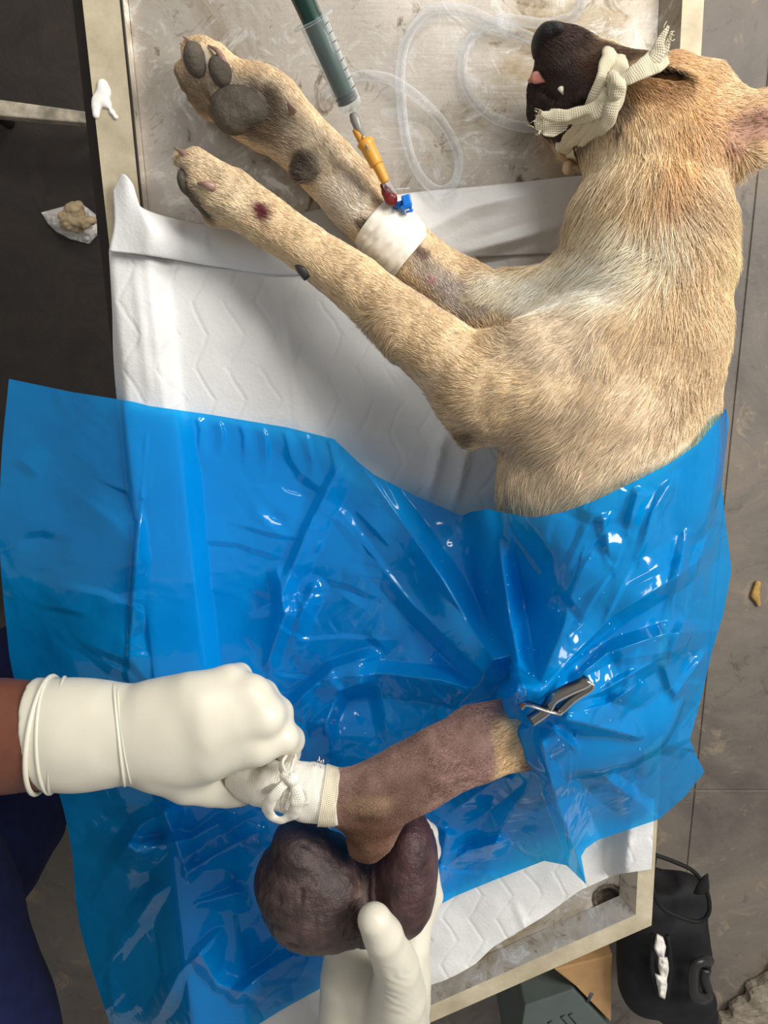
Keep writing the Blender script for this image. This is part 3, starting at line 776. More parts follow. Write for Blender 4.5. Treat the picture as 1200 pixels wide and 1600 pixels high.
# lower foreleg, its pads towards us
D.chain([(850, 500, .05, 70), (770, 492, .042, 60), (712, 458, .037, 53), (650, 408, .035, 45), (600, 360, .035, 45), (556, 308, .035, 48), (505, 255, .034, 46), (450, 202, .033, 48), (400, 165, .033, 56)], .016, .86)
D.chain([(420, 175, .034, 56), (370, 150, .035, 52)], .012, .8)
D.chain([(372, 140, .036, 36), (335, 100, .036, 28), (318, 80, .034, 20)], .008)
D.chain([(360, 130, .04, 30), (318, 96, .042, 28), (306, 84, .038, 22)], .006)
D.chain([(352, 150, .034, 28), (306, 124, .033, 24), (292, 112, .028, 18)], .006)
D.chain([(365, 170, .026, 28), (330, 160, .022, 24), (312, 148, .02, 18)], .006)
D.chain([(482, 258, .05, 24), (472, 268, .052, 18)], .01)
D.chain([(372, 140, .07, 4), (330, 110, .07, 4), (316, 70, .06, 5)], .004); D.pr[-1] = D.pr[-1][:7] + (True,)
D.chain([(355, 152, .062, 4), (318, 125, .06, 5), (290, 98, .055, 5)], .004); D.pr[-1] = D.pr[-1][:7] + (True,)
D.chain([(358, 172, .05, 4), (325, 150, .048, 5), (290, 132, .045, 5)], .004); D.pr[-1] = D.pr[-1][:7] + (True,)
D.chain([(350, 290, .078, 4), (320, 272, .076, 5), (280, 268, .066, 5)], .004); D.pr[-1] = D.pr[-1][:7] + (True,)
D.chain([(360, 312, .078, 4), (330, 300, .074, 5), (300, 300, .064, 6)], .004); D.pr[-1] = D.pr[-1][:7] + (True,)
# hind leg held out over the drape
D.chain([(950, 1090, .10, 96), (890, 1120, .13, 76), (815, 1145, .158, 56), (745, 1160, .17, 60), (690, 1184, .172, 55), (640, 1208, .172, 47), (590, 1232, .172, 44), (535, 1242, .17, 40), (480, 1236, .168, 36), (420, 1216, .165, 34), (370, 1200, .16, 28)], .02, .85)
D.chain([(640, 1225, .17, 36), (600, 1262, .172, 34), (580, 1305, .172, 33), (572, 1318, .17, 30)], .06, .9)
# folded far hind leg and tail base under the drape
D.chain([(940, 1080, .05, 80), (900, 1180, .04, 60), (830, 1230, .03, 36)], .03, .8)
DV, DQ = D.mesh(.0027)
DV = relax(DV, DQ, 2, .4)
DN = vnormals(DV, DQ)
DV = DV + DN * (.0012 * vnoise(DV, 40, 1) + .0003 * vnoise(DV, 130, 2))[:, None]
_lx, _ly = PR(DV); _hl = sstep(1080, 1110, _ly) * (1 - sstep(800, 830, _lx)) * sstep(.1, .12, DV[:, 2])
_ax = P(520, 1242, .17) - P(780, 1145, .17); _ax /= np.linalg.norm(_ax); _al = DV @ _ax
_q = DV - _al[:, None] * _ax * .75                       # noise drawn out along the shank: tendons and skin folds
DV = DV + DN * ((.0022 * vnoise(_q, 55, 21) + .0011 * vnoise(_q, 120, 22)) * _hl)[:, None]
DV[:, 2] = np.maximum(DV[:, 2], .004)

TAN, CRM, GLD = lin(222, 192, 148), lin(236, 220, 192), lin(214, 168, 108)
BLOBS = []   # a, b, radius px, colour, strength, noise
def blob(pts, r, col, st=1.0, soft=.5):
    q = [(P(x, y, z), r * SCL(y, z)) for x, y, z in pts]
    if len(q) == 1: q = q * 2
    BLOBS.append((q, np.array(col[:3]), st, soft))
blob([(960, 700, .16), (900, 800, .16)], 150, lin(212, 188, 154), .8)
blob([(1090, 640, .12), (1080, 500, .12)], 60, lin(224, 196, 154), .7)
blob([(1000, 330, .16), (900, 420, .1)], 110, CRM, .8)
blob([(1130, 330, .1), (1110, 450, .1)], 60, lin(232, 204, 154), .9)
blob([(950, 430, .13), (780, 450, .08)], 55, lin(240, 232, 212), .9)
blob([(900, 520, .15), (820, 540, .12)], 60, lin(212, 192, 164), .7)
blob([(1060, 150, .13), (1030, 230, .15)], 95, GLD, .85)
blob([(1000, 210, .15), (960, 250, .13)], 70, lin(228, 200, 154), .8)
blob([(940, 250, .1), (910, 290, .1)], 50, lin(216, 196, 162), .8)
blob([(1130, 200, .12), (1240, 180, .1)], 48, lin(214, 170, 120), .9)
blob([(1150, 205, .125), (1230, 188, .11)], 26, lin(174, 128, 108), .9, .6)
blob([(1040, 100, .1), (1095, 130, .1)], 36, lin(212, 166, 112), .9)
blob([(640, 515, .12), (420, 348, .08)], 70, lin(218, 188, 144), .9)
blob([(360, 305, .08), (300, 270, .07)], 60, lin(212, 190, 154), .9)
blob([(690, 600, .1), (560, 500, .05)], 34, lin(176, 162, 142), .6)
blob([(505, 255, .07), (420, 175, .07)], 70, lin(206, 185, 154), 1)
blob([(560, 310, .08), (530, 330, .05)], 45, lin(212, 200, 182), .9)
blob([(660, 415, .08), (735, 475, .08)], 44, lin(168, 154, 142), 1, .35)
blob([(665, 400, .06), (640, 378, .06)], 10, lin(112, 88, 80), .9)
blob([(740, 470, .08), (780, 440, .08)], 30, lin(230, 216, 180), .8)
blob([(745, 520, .08), (770, 500, .09)], 18, lin(130, 104, 86), .6)
blob([(375, 165, .065), (410, 178, .06)], 46, lin(84, 70, 58), .9, .5)
blob([(365, 150, .07), (320, 110, .06)], 40, lin(184, 170, 146), .9)
blob([(330, 165, .04), (295, 130, .03)], 30, lin(120, 100, 80), .8)
blob([(448, 178, .07), (440, 190, .07)], 14, lin(70, 56, 46), .8)
blob([(476, 266, .06)], 30, lin(64, 56, 50), .95)
blob([(420, 205, .05), (460, 230, .05)], 18, lin(120, 96, 72), .6)
blob([(290, 290, .05), (330, 330, .04)], 26, lin(92, 82, 74), .85)
blob([(736, 678, .108)], 24, lin(104, 84, 70), .95, .8)
blob([(570, 354, .058)], 14, lin(96, 78, 66), .9)
blob([(409, 326, .068), (415, 336, .066)], 14, lin(96, 34, 46), 1, .6)
blob([(675, 440, .064)], 10, lin(184, 132, 134), .9)
# dark muzzle and eye line
blob([(900, 130, .10), (860, 90, .08)], 84, lin(60, 46, 40), 1, .25)
blob([(905, 175, .07), (850, 150, .05)], 62, lin(62, 49, 44), 1, .25)
blob([(842, 126, .075), (880, 150, .085)], 7, lin(10, 8, 8), 1, .5)
blob([(880, 150, .085), (925, 160, .095)], 7, lin(10, 8, 8), 1, .5)
blob([(935, 85, .09), (985, 95, .09)], 40, lin(72, 52, 38), .95, .4)
blob([(975, 130, .12), (970, 165, .12)], 24, lin(112, 96, 82), .8)
blob([(1000, 112, .115), (1062, 122, .12)], 17, lin(22, 15, 12), 1, .5)
blob([(1000, 135, .125), (1060, 140, .125)], 26, lin(150, 110, 68), .8)
blob([(968, 196, .12)], 10, lin(84, 74, 66), .9)
blob([(1064, 182, .15)], 6, lin(120, 88, 56), .8)
# clipped hind leg
blob([(780, 1145, .17), (500, 1242, .17)], 120, lin(140, 110, 100), 1, .15)
blob([(600, 1262, .17), (572, 1325, .17)], 75, lin(128, 98, 84), 1, .2)
blob([(822, 1125, .2), (790, 1188, .175)], 36, lin(206, 170, 116), .95, .45)
blob([(700, 1165, .22), (600, 1215, .22)], 26, lin(158, 122, 112), .8)
blob([(660, 1235, .2), (560, 1270, .2)], 30, lin(112, 86, 74), .8)
blob([(545, 1265, .2), (600, 1262, .2)], 20, lin(150, 122, 96), .7)
blob([(585, 1315, .2), (560, 1330, .19)], 42, lin(112, 80, 62), 1, .4)
def dogcol(Pt):
    c = np.tile(np.array(TAN[:3]), (len(Pt), 1))
    wob = vnoise(Pt, 45, 9) * .5 + vnoise(Pt, 140, 10) * .35
    for q, col, st, soft in BLOBS:
        (a, ra), (b, rb) = q; ba = b - a; t = np.clip(((Pt - a) @ ba) / max(ba @ ba, 1e-12), 0, 1)
        d = np.linalg.norm(Pt - a - t[:, None] * ba, axis=1) / (ra + (rb - ra) * t)
        wgt = st * (1 - sstep(1 - soft, 1 + soft * .6, d + wob * soft * .35))
        c = c * (1 - wgt[:, None]) + col * wgt[:, None]
    lum = c @ np.array((.3, .55, .15)); k_ = .1 * sstep(.1, .3, lum)[:, None]
    return c * (1 - k_) + lum[:, None] * k_
DC = dogcol(DV)
body = mesh('body', DV, DQ, M['dog'], dog, col=np.c_[DC * .8, np.ones(len(DC))])

# ---- fur strands combed over the body
GUIDE = [  # px, py, dx, dy, length mm, lift
 (900, 110, .6, .4, 5, .15), (860, 150, .5, .5, 5, .2), (950, 110, .8, .35, 6, .15), (1000, 150, .5, .8, 9, .15), (980, 210, .05, 1, 12, .15), (960, 250, -.3, 1, 16, .25), (1040, 140, .9, .5, 8, .15), (1040, 210, .1, 1, 13, .15),
 (1090, 130, .9, .6, 9, .15), (1080, 200, .4, 1, 13, .2), (1120, 170, 1, .1, 10, .2), (1180, 190, 1, -.3, 7, .3), (1120, 250, .3, 1, 16, .2), (1020, 270, -.1, 1, 22, .3),
 (920, 300, -.5, .9, 24, .4), (960, 330, -.5, .8, 26, .35), (1020, 340, .0, 1, 28, .3), (1100, 320, .7, .8, 28, .35), (1150, 330, .9, .7, 22, .35), (1130, 430, .7, .9, 24, .4), (1080, 420, .3, 1, 28, .3),
 (1000, 400, -.8, .5, 28, .3), (930, 390, -.8, .7, 22, .3), (870, 410, -.8, .7, 17, .3), (820, 440, -.6, .9, 20, .3), (780, 450, -.7, .8, 16, .3), (1060, 470, .1, 1, 24, .3),
 (950, 460, -.9, .5, 20, .15), (880, 500, -.9, .6, 16, .12), (960, 540, -.4, 1, 17, .1), (1050, 560, -.1, 1, 18, .12), (1100, 600, .2, 1, 20, .25), (880, 600, -.7, .8, 15, .1), (980, 640, -.6, .8, 18, .1), (1060, 680, -.4, .9, 19, .12),
 (860, 690, -.8, .5, 20, .15), (900, 730, -.5, .9, 20, .15), (820, 760, -.2, 1, 19, .15), (960, 760, -.6, .8, 20, .12), (780, 800, .1, 1, 18, .2), (900, 850, -.3, 1, 18, .12),
 (800, 600, -.9, .3, 12, .12), (760, 660, -.8, .6, 10, .15), (700, 570, -.7, -.2, 10, .12), (640, 515, -.75, -.35, 9, .12), (560, 446, -.8, -.4, 8, .12), (480, 390, -.85, -.45, 8, .12), (400, 335, -.9, -.5, 8, .15), (330, 290, -1, -.4, 7, .2), (600, 530, -.3, .6, 12, .2),
 (770, 500, -.3, -.9, 10, .2), (700, 450, -.6, -.7, 4, .2), (650, 400, -.6, -.7, 4, .2), (560, 310, -.7, -.6, 7, .15), (500, 255, -.75, -.6, 8, .15), (450, 200, -.8, -.6, 8, .18), (380, 150, -.8, -.6, 6, .2), (320, 100, -.8, -.5, 5, .2),
 (810, 1140, -.8, .4, 9, .15), (740, 1165, -.8, .4, 1.6, .3), (640, 1210, -.9, .3, 1.6, .3), (540, 1245, -1, .1, 2.0, .3), (580, 1310, -.1, 1, 2.0, .3), (720, 1215, -.8, .5, 7, .2)]
G = np.array(GUIDE, float)
def furfield(px, py):
    num = np.zeros((len(px), 4)); den = np.zeros(len(px))
    gl = np.hypot(G[:, 2], G[:, 3])
    for i in range(len(G)):
        wgt = 1.0 / (((px - G[i, 0]) ** 2 + (py - G[i, 1]) ** 2) / 400 + .3) ** 2
        num += wgt[:, None] * np.array([G[i, 2] / gl[i], G[i, 3] / gl[i], G[i, 4], G[i, 5]]); den += wgt
    return num / den[:, None]
def in_excl(px, py, Pt):
    ex = np.zeros(len(px), bool)
    ex |= Pt[:, 2] < .012
    ex |= (py > 860) & (px > 700) & ~((px < 835) & (py > 1090) & (Pt[:, 2] > .12))        # under the drape
    ex |= (px < 528) & (py > 1150)                                                          # bandaged foot
    d, _, _ = dpoly(px, py, [(596, 352), (632, 392)]); ex |= d < 22                         # tape
    ex |= (py > 860) & (px > 835)
    d, _, _ = dpoly(px, py, [(320, 85), (315, 105)]); ex |= (d < 14) & (Pt[:, 2] > .05)     # pads
    d, _, _ = dpoly(px, py, [(358, 168), (402, 172)]); ex |= (d < 25) & (Pt[:, 2] > .04)
    d, _, _ = dpoly(px, py, [(338, 100), (350, 122)]); ex |= (d < 14) & (Pt[:, 2] > .05)
    d, _, _ = dpoly(px, py, [(1160, 205), (1260, 180)]); ex |= (d < 18) & (RNG.random(len(px)) < .75)
    return ex
def grow_fur(nh):
    T = np.concatenate([DQ[:, [0, 1, 2]], DQ[:, [0, 2, 3]]])
    a, b, c = DV[T[:, 0]], DV[T[:, 1]], DV[T[:, 2]]
    cr = np.cross(b - a, c - a); ar = np.linalg.norm(cr, axis=1)
    cen = (a + b + c) / 3; cpx, cpy = PR(cen)
    wt = ar.copy(); wt[cr[:, 2] < -.4 * ar] = 0
    fl_ = furfield(cpx, cpy); wt *= np.where(fl_[:, 2] < 3, 2.2, 1.0) * (1 + 8.0 / np.maximum(fl_[:, 2], 4)) * .5
    wt[in_excl(cpx, cpy, cen)] = 0
    wt[(cpx < -50) | (cpx > 1300) | (cpy < -80)] = 0
    ti = RNG.choice(len(T), nh, p=wt / wt.sum())
    u, v = RNG.random(nh), RNG.random(nh); fl2 = u + v > 1; u[fl2] = 1 - u[fl2]; v[fl2] = 1 - v[fl2]
    R = a[ti] + u[:, None] * (b - a)[ti] + v[:, None] * (c - a)[ti]
    nn = DN[T[ti, 0]] * (1 - u - v)[:, None] + DN[T[ti, 1]] * u[:, None] + DN[T[ti, 2]] * v[:, None]
    nn /= np.linalg.norm(nn, axis=1, keepdims=True)
    px, py = PR(R); ff = furfield(px, py)
    dirw = np.stack([ff[:, 0], -ff[:, 1], np.zeros(nh)], 1)
    dirw /= np.maximum(np.linalg.norm(dirw, axis=1, keepdims=True), 1e-6)
    tg = dirw - nn * (dirw * nn).sum(1)[:, None]; tg /= np.maximum(np.linalg.norm(tg, axis=1, keepdims=True), .25)
    L = ff[:, 2] * .001 * (.6 + .6 * RNG.random(nh)); lift = ff[:, 3] * (.5 + RNG.random(nh))
    # clumps: neighbouring hairs lean the same way
    side = np.cross(nn, tg)
    lean = vnoise(R, 110, 31) * .18 + vnoise(R, 40, 32) * .3 + RNG.normal(0, .16, nh)
    tg = tg + side * lean[:, None]; tg /= np.linalg.norm(tg, axis=1, keepdims=True)
    lift = np.clip(lift + .05 * vnoise(R, 130, 33), .03, 1)
    K = 5; pts = np.zeros((nh, K, 3)); cur = R.copy(); pts[:, 0] = cur - nn * .0004
    curl = RNG.normal(0, .25, nh)
    for k in range(1, K):
        s_ = k / (K - 1)
        dd_ = tg + nn * (lift * (1.25 - 1.15 * s_))[:, None] + side * (curl * s_ * .5)[:, None] + np.array((0, 0, -.12 * s_))
        dd_ /= np.linalg.norm(dd_, axis=1, keepdims=True)
        cur = cur + dd_ * (L / (K - 1))[:, None]; pts[:, k] = cur
    pts[..., 2] = np.maximum(pts[..., 2], .003)
    colr = dogcol(R)
    br = (1.05 + .24 * RNG.normal(0, 1, nh)) * (1 + .12 * vnoise(R, 120, 41) + .14 * vnoise(R, 38, 42))
    colr = np.clip(colr * np.clip(br, .4, 1.9)[:, None], 0, .95)
    pale = (RNG.random(nh) < .16)[:, None] & (colr.mean(1) > .3)[:, None]
    colr = np.where(pale, colr * .5 + np.array(lin(236, 222, 196)[:3]) * .5, colr)
    hc = bpy.data.hair_curves.new('fur'); hc.add_curves([K] * nh)
    off = np.array(dog.location)
    hc.attributes['position'].data.foreach_set('vector', (pts - off).astype(np.float32).ravel())
    ra = hc.attributes.new('radius', 'FLOAT', 'POINT')
    prof = np.array([1, .95, .8, .55, .12])
    th = np.where(ff[:, 2] < 3, .00013, .00021)
    ra.data.foreach_set('value', (th[:, None] * prof[None]).astype(np.float32).ravel())
    ca = hc.attributes.new('Col', 'FLOAT_COLOR', 'CURVE')
    ca.data.foreach_set('color', np.c_[colr, np.ones(nh)].astype(np.float32).ravel())
    hc.materials.append(M['fur'])
    o = link('fur', hc, dog); o['kind'] = 'stuff'; return o
grow_fur(230000)

# ---- claws, pads, nose, tongue, teeth
def claw(pts, r, mat, name='claw'):
    pth = catmull([P(x, y, z) for x, y, z in pts], 9); m = SCL(pts[0][1], pts[0][2])
    V, Fc, _ = tube(pth, r * m * np.linspace(1, .18, 9), 8, .8); return mesh(name, V, Fc, mat, dog)
claw([(301, 250, .056), (288, 240, .058), (272, 231, .05)], 8, M['claw'])
claw([(334, 292, .066), (322, 288, .07), (309, 286, .066)], 8, M['claw'])
claw([(352, 118 - 8, .056), (342, 82, .06), (325, 71, .056)], 8, M['claw'])
claw([(312, 82, .05), (298, 66, .052), (286, 57, .046)], 6, M['claw'])
claw([(300, 84, .044), (290, 74, .044), (281, 68, .04)], 5, M['claw'])
claw([(457, 174, .06), (453, 167, .065), (450, 160, .064)], 7, M['claw'])
claw([(482, 430, .068), (470, 420, .07), (458, 406, .06)], 11, M['dclaw'])
def padm(specs, name='paw_pad'):
    s_ = SDF()
    for x, y, z, rx, ry, rz, an in specs: s_.ellp(x, y, z, rx, ry, rz, an, .008)
    V, Q = s_.mesh(.0016); V = V + vnormals(V, Q) * (.0004 * vnoise(V, 300, 3))[:, None]
    return mesh(name, V, Q, M['padskin'], dog)
padm([(305, 93, .055, 18, 27, .009, -12)]); padm([(345, 113, .055, 17, 26, .010, -22)])
padm([(360, 174, .049, 30, 36, .015, -25), (388, 168, .052, 28, 28, .014, 10), (376, 152, .054, 24, 14, .011, 20), (408, 176, .054, 18, 16, .009, 20)])
padm([(290, 284, .05, 12, 20, .01, -10)]); padm([(318, 318, .045, 12, 20, .01, -20)])
padm([(474, 270, .054, 13, 9, .008, -30)])
sn = SDF()
sn.ellp(848, 60, .062, 15, 19, .019, 25, .006); sn.ellp(864, 53, .066, 17, 13, .018, 10, .006); sn.ellp(842, 78, .056, 8, 14, .014, 10, .006)
sn.ellp(848, 62, .083, 7, 10, .009, 40, .003, True); sn.ellp(866, 60, .086, 10, 3, .008, 12, .003, True)
V, Q = sn.mesh(.0013); mesh('nose', V, Q, M['nose'], dog)
st_ = SDF(); st_.chain([(852, 123, .067, 5), (838, 121, .064, 6), (828, 126, .056, 4)], .004, .35)
V, Q = st_.mesh(.0011); mesh('tongue', V, Q, M['tongue'], dog)
claw([(876, 138, .09), (878, 143, .092), (880, 148, .09)], 5, M['tooth'], 'tooth')
claw([(874, 225, .05), (872, 231, .05), (872, 238, .044)], 6, M['tooth'], 'tooth')
so = SDF(); so.ellp(887, 262, .045, 8, 11, .008, 0); V, Q = so.mesh(.0015); mesh('lip_fold', V, Q, plain('pale_lip', lin(190, 168, 138), .6), dog)

# ---- the dark two-lobed growth hanging from the hock
gr = SDF()
gr.ellp(486, 1382, .145, 86, 84, .052, 0, .02).ellp(470, 1320, .15, 44, 30, .03, 15, .014).ellp(510, 1405, .14, 76, 66, .048, 0, .02)
gr.ellp(632, 1365, .145, 52, 84, .048, 8, .018).ellp(612, 1400, .14, 56, 52, .045, 0, .02).ellp(570, 1420, .13, 60, 44, .036, 0, .02)
gr.ellp(640, 1310, .15, 34, 40, .034, 0, .015)
gr.ellp(574, 1300, .18, 30, 36, .03, 0, .01, True)
gr.ellp(577, 1385, .205, 5, 44, .03, -4, .014, True)
V, Q = gr.mesh(.0016); nn = vnormals(V, Q)
cell = np.abs(vnoise(V, 70, 1)) * .6 + np.abs(vnoise(V, 140, 2)) * .4
pit = np.maximum(0, vnoise(V, 95, 5) - .45)
gx_, gy_ = PR(V); lft = 1 - sstep(560, 600, gx_)
V = V + nn * ((.0022 * vnoise(V, 40, 7) + .0024 * cell - .006 * pit) * (.35 + .65 * lft))[:, None]
cc = np.array(lin(58, 43, 40)[:3]) * lft[:, None] + np.array(lin(64, 40, 40)[:3]) * (1 - lft)[:, None]
cc = cc * (1 + .5 * vnoise(V, 60, 11) + .25 * vnoise(V, 160, 12))[:, None]
cc = np.where((vnoise(V, 30, 14) > .45)[:, None], cc * .7 + np.array(lin(104, 80, 66)[:3]) * .3, cc)
g_o = mesh('growth', V, Q, M['growth'], dog, col=np.c_[np.clip(cc, .005, 1), np.ones(len(V))]); g_o['label'] = 'dark brown lumpy two-lobed growth'
# ================================================================== BLUE PLASTIC DRAPE
drp = empty('surgical_drape', 'glossy blue plastic drape spread over the dog and table', 'drape', tuple(P(600, 1050, 0)))
nu, nv = 520, 500
dt = polyl([(14, 592), (110, 612), (210, 628), (232, 634), (330, 648), (450, 668), (522, 686), (560, 722), (585, 742), (650, 775), (722, 806), (735, 800), (762, 795), (775, 799), (835, 809), (880, 800), (930, 782), (1000, 748), (1050, 722), (1090, 694), (1118, 660), (1135, 640)], nu)
dl = catmull([(14, 592), (2, 720), (0, 860), (10, 980), (22, 1060), (60, 1170), (92, 1240), (112, 1330), (120, 1420), (136, 1490), (172, 1600), (215, 1720)], nv)
dright = polyl([(1135, 640), (1139, 662), (1134, 700), (1128, 760), (1132, 800), (1143, 890), (1130, 960), (1112, 1020), (1096, 1090), (1078, 1155), (1090, 1185), (1101, 1206)], nv)
dbot = polyl([(215, 1720), (300, 1660), (395, 1606), (440, 1578), (505, 1542), (600, 1470), (668, 1424), (712, 1400), (770, 1376), (850, 1345), (885, 1352), (916, 1382), (908, 1338), (915, 1326), (935, 1312), (1030, 1280), (1070, 1245), (1101, 1206)], nu)
C = coons(dt, dbot, dl, dright, nu, nv); px, py = C[..., 0], C[..., 1]
CTRL = [  # px, py, height above the table
 (14, 592, .0), (0, 800, -.01), (20, 1000, -.02), (95, 1240, -.05), (120, 1420, -.09), (170, 1600, -.12), (215, 1720, -.14), (100, 800, .005), (100, 1050, 0), (180, 1300, -.02), (230, 1500, -.04),
 (232, 634, .032), (212, 850, .034), (205, 1050, .03), (330, 660, .012), (330, 850, .012), (330, 1050, .014), (450, 680, .016), (450, 850, .02), (450, 1050, .03), (560, 730, .02), (600, 850, .035), (580, 960, .045), (540, 1060, .04), (650, 780, .03), (700, 850, .06), (720, 808, .04),
 (770, 800, .13), (835, 812, .168), (930, 784, .180), (1050, 724, .165), (1100, 690, .13), (1130, 650, .075), (1138, 670, .07),
 (800, 900, .115), (860, 880, .172), (950, 860, .182), (1040, 830, .165), (1120, 800, .09), (1143, 890, .06), (1070, 900, .15), (900, 960, .172), (980, 960, .178), (1060, 980, .15), (1115, 1010, .08), (750, 960, .09), (680, 960, .065),
 (790, 1040, .15), (820, 1060, .19), (835, 1100, .208), (870, 1080, .205), (900, 1100, .20), (960, 1060, .182), (1040, 1070, .14), (1095, 1090, .08), (860, 1140, .19), (930, 1150, .175), (1010, 1150, .13), (1078, 1155, .08), (1100, 1206, .05),
 (740, 1060, .10), (680, 1080, .085), (620, 1120, .07), (560, 1160, .07), (480, 1160, .06), (700, 1130, .10), (760, 1110, .13), (790, 1200, .10), (830, 1160, .16), (740, 1230, .07), (700, 1280, .05), (640, 1240, .07),
 (850, 1230, .13), (920, 1220, .13), (1000, 1220, .09), (870, 1300, .07), (930, 1300, .055), (1030, 1280, .04), (900, 1350, .05), (916, 1382, .055), (850, 1345, .03), (770, 1376, .02), (668, 1424, .015), (740, 1320, .03), (800, 1290, .06),
 (600, 1340, .03), (500, 1300, .03), (400, 1200, .03), (300, 1200, .02), (400, 1330, .03), (300, 1330, .012), (400, 1480, .02), (300, 1480, .01), (500, 1480, .015), (505, 1542, .01), (395, 1606, .01), (300, 1600, .01), (560, 1420, .02)]
zf = rbf(CTRL); z = zf(px, py)
CL = (828, 1104)
def fold(pl, A, wd, asym=0.0, p=1.05, t0=.0, t1=1.0):
    global z
    d, t, sd = dpoly(px, py, pl)
    ww = wd * (1 + asym * sd)
    env = sstep(-.02, .18, t) * (1 - .75 * sstep(.6, 1.0, t))
    z = z + 1.25 * A * np.maximum(0, 1 - d / ww) ** p * env
# folds gathered at the clip
fold([CL, (790, 1058), (740, 985), (692, 905), (640, 830), (560, 722)], .030, 44, .35)
fold([CL, (812, 1050), (796, 960), (784, 880), (772, 800)], .034, 36, .3)
fold([CL, (786, 1078), (720, 1020), (650, 950), (592, 882)], .024, 34, -.3)
fold([CL, (770, 1085), (690, 1062), (600, 1052), (520, 1060)], .020, 30, .3)
fold([CL, (850, 1050), (880, 980), (900, 900)], .012, 40, -.4)
fold([CL, (880, 1040), (960, 960), (1060, 900), (1120, 850)], .018, 38, .45)
fold([(880, 1075), (950, 1020), (1040, 990), (1105, 985)], .020, 28, -.3)
fold([(870, 1105), (940, 1080), (1010, 1040), (1085, 1000)], .016, 24, .3)
fold([(850, 1118), (920, 1132), (990, 1150), (1060, 1168)], .022, 30, .4)
fold([(848, 1125), (900, 1170), (960, 1225), (1010, 1262)], .018, 26, -.4)
fold([(838, 1130), (852, 1190), (872, 1260), (895, 1320), (916, 1382)], .040, 30, .45)
fold([(830, 1140), (800, 1200), (740, 1245), (690, 1280)], .016, 26, .2)
fold([(845, 1160), (820, 1240), (780, 1300), (760, 1360)], .014, 30, -.2)
# broad valleys between them
for pl, A, wd in [([(815, 1085), (760, 980), (735, 870), (735, 800)], -.018, 40), ([(828, 1080), (830, 980), (812, 880)], -.014, 34), ([(850, 1085), (930, 990), (1000, 930)], -.014, 44), ([(860, 1150), (930, 1200), (960, 1270)], -.012, 34), ([(780, 1088), (680, 1000), (640, 900)], -.014, 30), ([(600, 1100), (540, 1110), (490, 1090)], -.016, 46)]:
    d, t, _ = dpoly(px, py, pl); z = z + A * np.exp(-(d / wd) ** 2) * sstep(0, .2, t) * (1 - .6 * sstep(.6, 1, t))
# creases of the flat part
fold([(232, 634), (222, 760), (210, 900), (200, 1060)], .010, 16, .5)
fold([(545, 700), (480, 830), (440, 930), (420, 1040)], .010, 22, .4)
fold([(432, 880), (445, 960), (420, 1030)], .012, 18)
fold([(500, 900), (470, 960), (455, 1010)], .010, 22)
fold([(600, 1020), (520, 1045), (470, 1090), (440, 1120)], .022, 26, .4)
fold([(590, 1060), (530, 1080), (510, 1130), (520, 1180)], .024, 26, -.3)
fold([(250, 650), (262, 700), (270, 760)], .006, 14)
for k_ in range(9): fold([(240 + 34 * k_, 642 + 5 * k_), (246 + 34 * k_, 662 + 5 * k_), (238 + 36 * k_, 690 + 5 * k_ + 9 * (k_ % 3))], .003, 9, .4 * (-1) ** k_)
for pl, A, wd in [([(300, 1240), (220, 1290), (160, 1380)], .018, 34), ([(370, 1270), (300, 1310), (215, 1330), (170, 1300)], .018, 28), ([(420, 1290), (330, 1340), (240, 1400), (190, 1470)], .016, 34), ([(390, 1390), (310, 1410), (260, 1440)], .016, 26), ([(300, 1470), (340, 1540), (420, 1560)], .014, 30),
                  ([(360, 1440), (280, 1520), (240, 1600)], .018, 34), ([(480, 1480), (400, 1530), (330, 1600)], .012, 26), ([(250, 1250), (280, 1330), (300, 1400)], .014, 22), ([(700, 1290), (690, 1340), (680, 1400)], .010, 24), ([(800, 1310), (730, 1330), (700, 1350)], .010, 18)]:
    fold(pl, A * 1.5, wd, .3)
# right flank crinkles
for pl, A, wd in [([(1060, 735), (1020, 800), (1000, 870)], .008, 20), ([(1110, 700), (1080, 800), (1060, 900), (1040, 990)], .012, 24), ([(1000, 760), (980, 830)], .007, 18), ([(940, 800), (955, 880)], .006, 22), ([(1125, 780), (1090, 880), (1080, 960)], .012, 18), ([(1075, 960), (1040, 1040), (1060, 1120)], .012, 20), ([(1110, 1010), (1060, 1080), (1030, 1150)], .012, 18), ([(1010, 1060), (950, 1100), (900, 1112)], .012, 22)]:
    fold(pl, A, wd, .35)
# many random creases: sharp on one side, running out softly on the other
rs = random.Random(21)
for k in range(300):
    x, y = rs.uniform(20, 1120), rs.uniform(620, 1600)
    calm = (x < 420 and y < 1040)
    if calm and rs.random() < .55: continue
    rc = math.hypot(x - CL[0], y - CL[1])
    a = rs.uniform(0, math.pi) if rs.random() < .45 else math.atan2(y - CL[1], x - CL[0]) + rs.gauss(0, .28)
    L = rs.uniform(25, 95); b_ = (x + L * math.cos(a), y + L * math.sin(a)); a_ = (x - L * math.cos(a), y - L * math.sin(a))
    m_ = (x + rs.uniform(-.22, .22) * L, y + rs.uniform(-.22, .22) * L)
    d, t, sd = dpoly(px, py, [a_, m_, b_]); wd = rs.uniform(16, 44) * (1 + rs.choice((-1, 1)) * rs.uniform(.4, .82) * sd)
    z = z + rs.choice((1, 1, -1)) * rs.uniform(.0016, .0058) * (.6 if calm else 1) * np.maximum(0, 1 - d / wd) * np.sin(np.pi * np.clip(t, .001, .999))
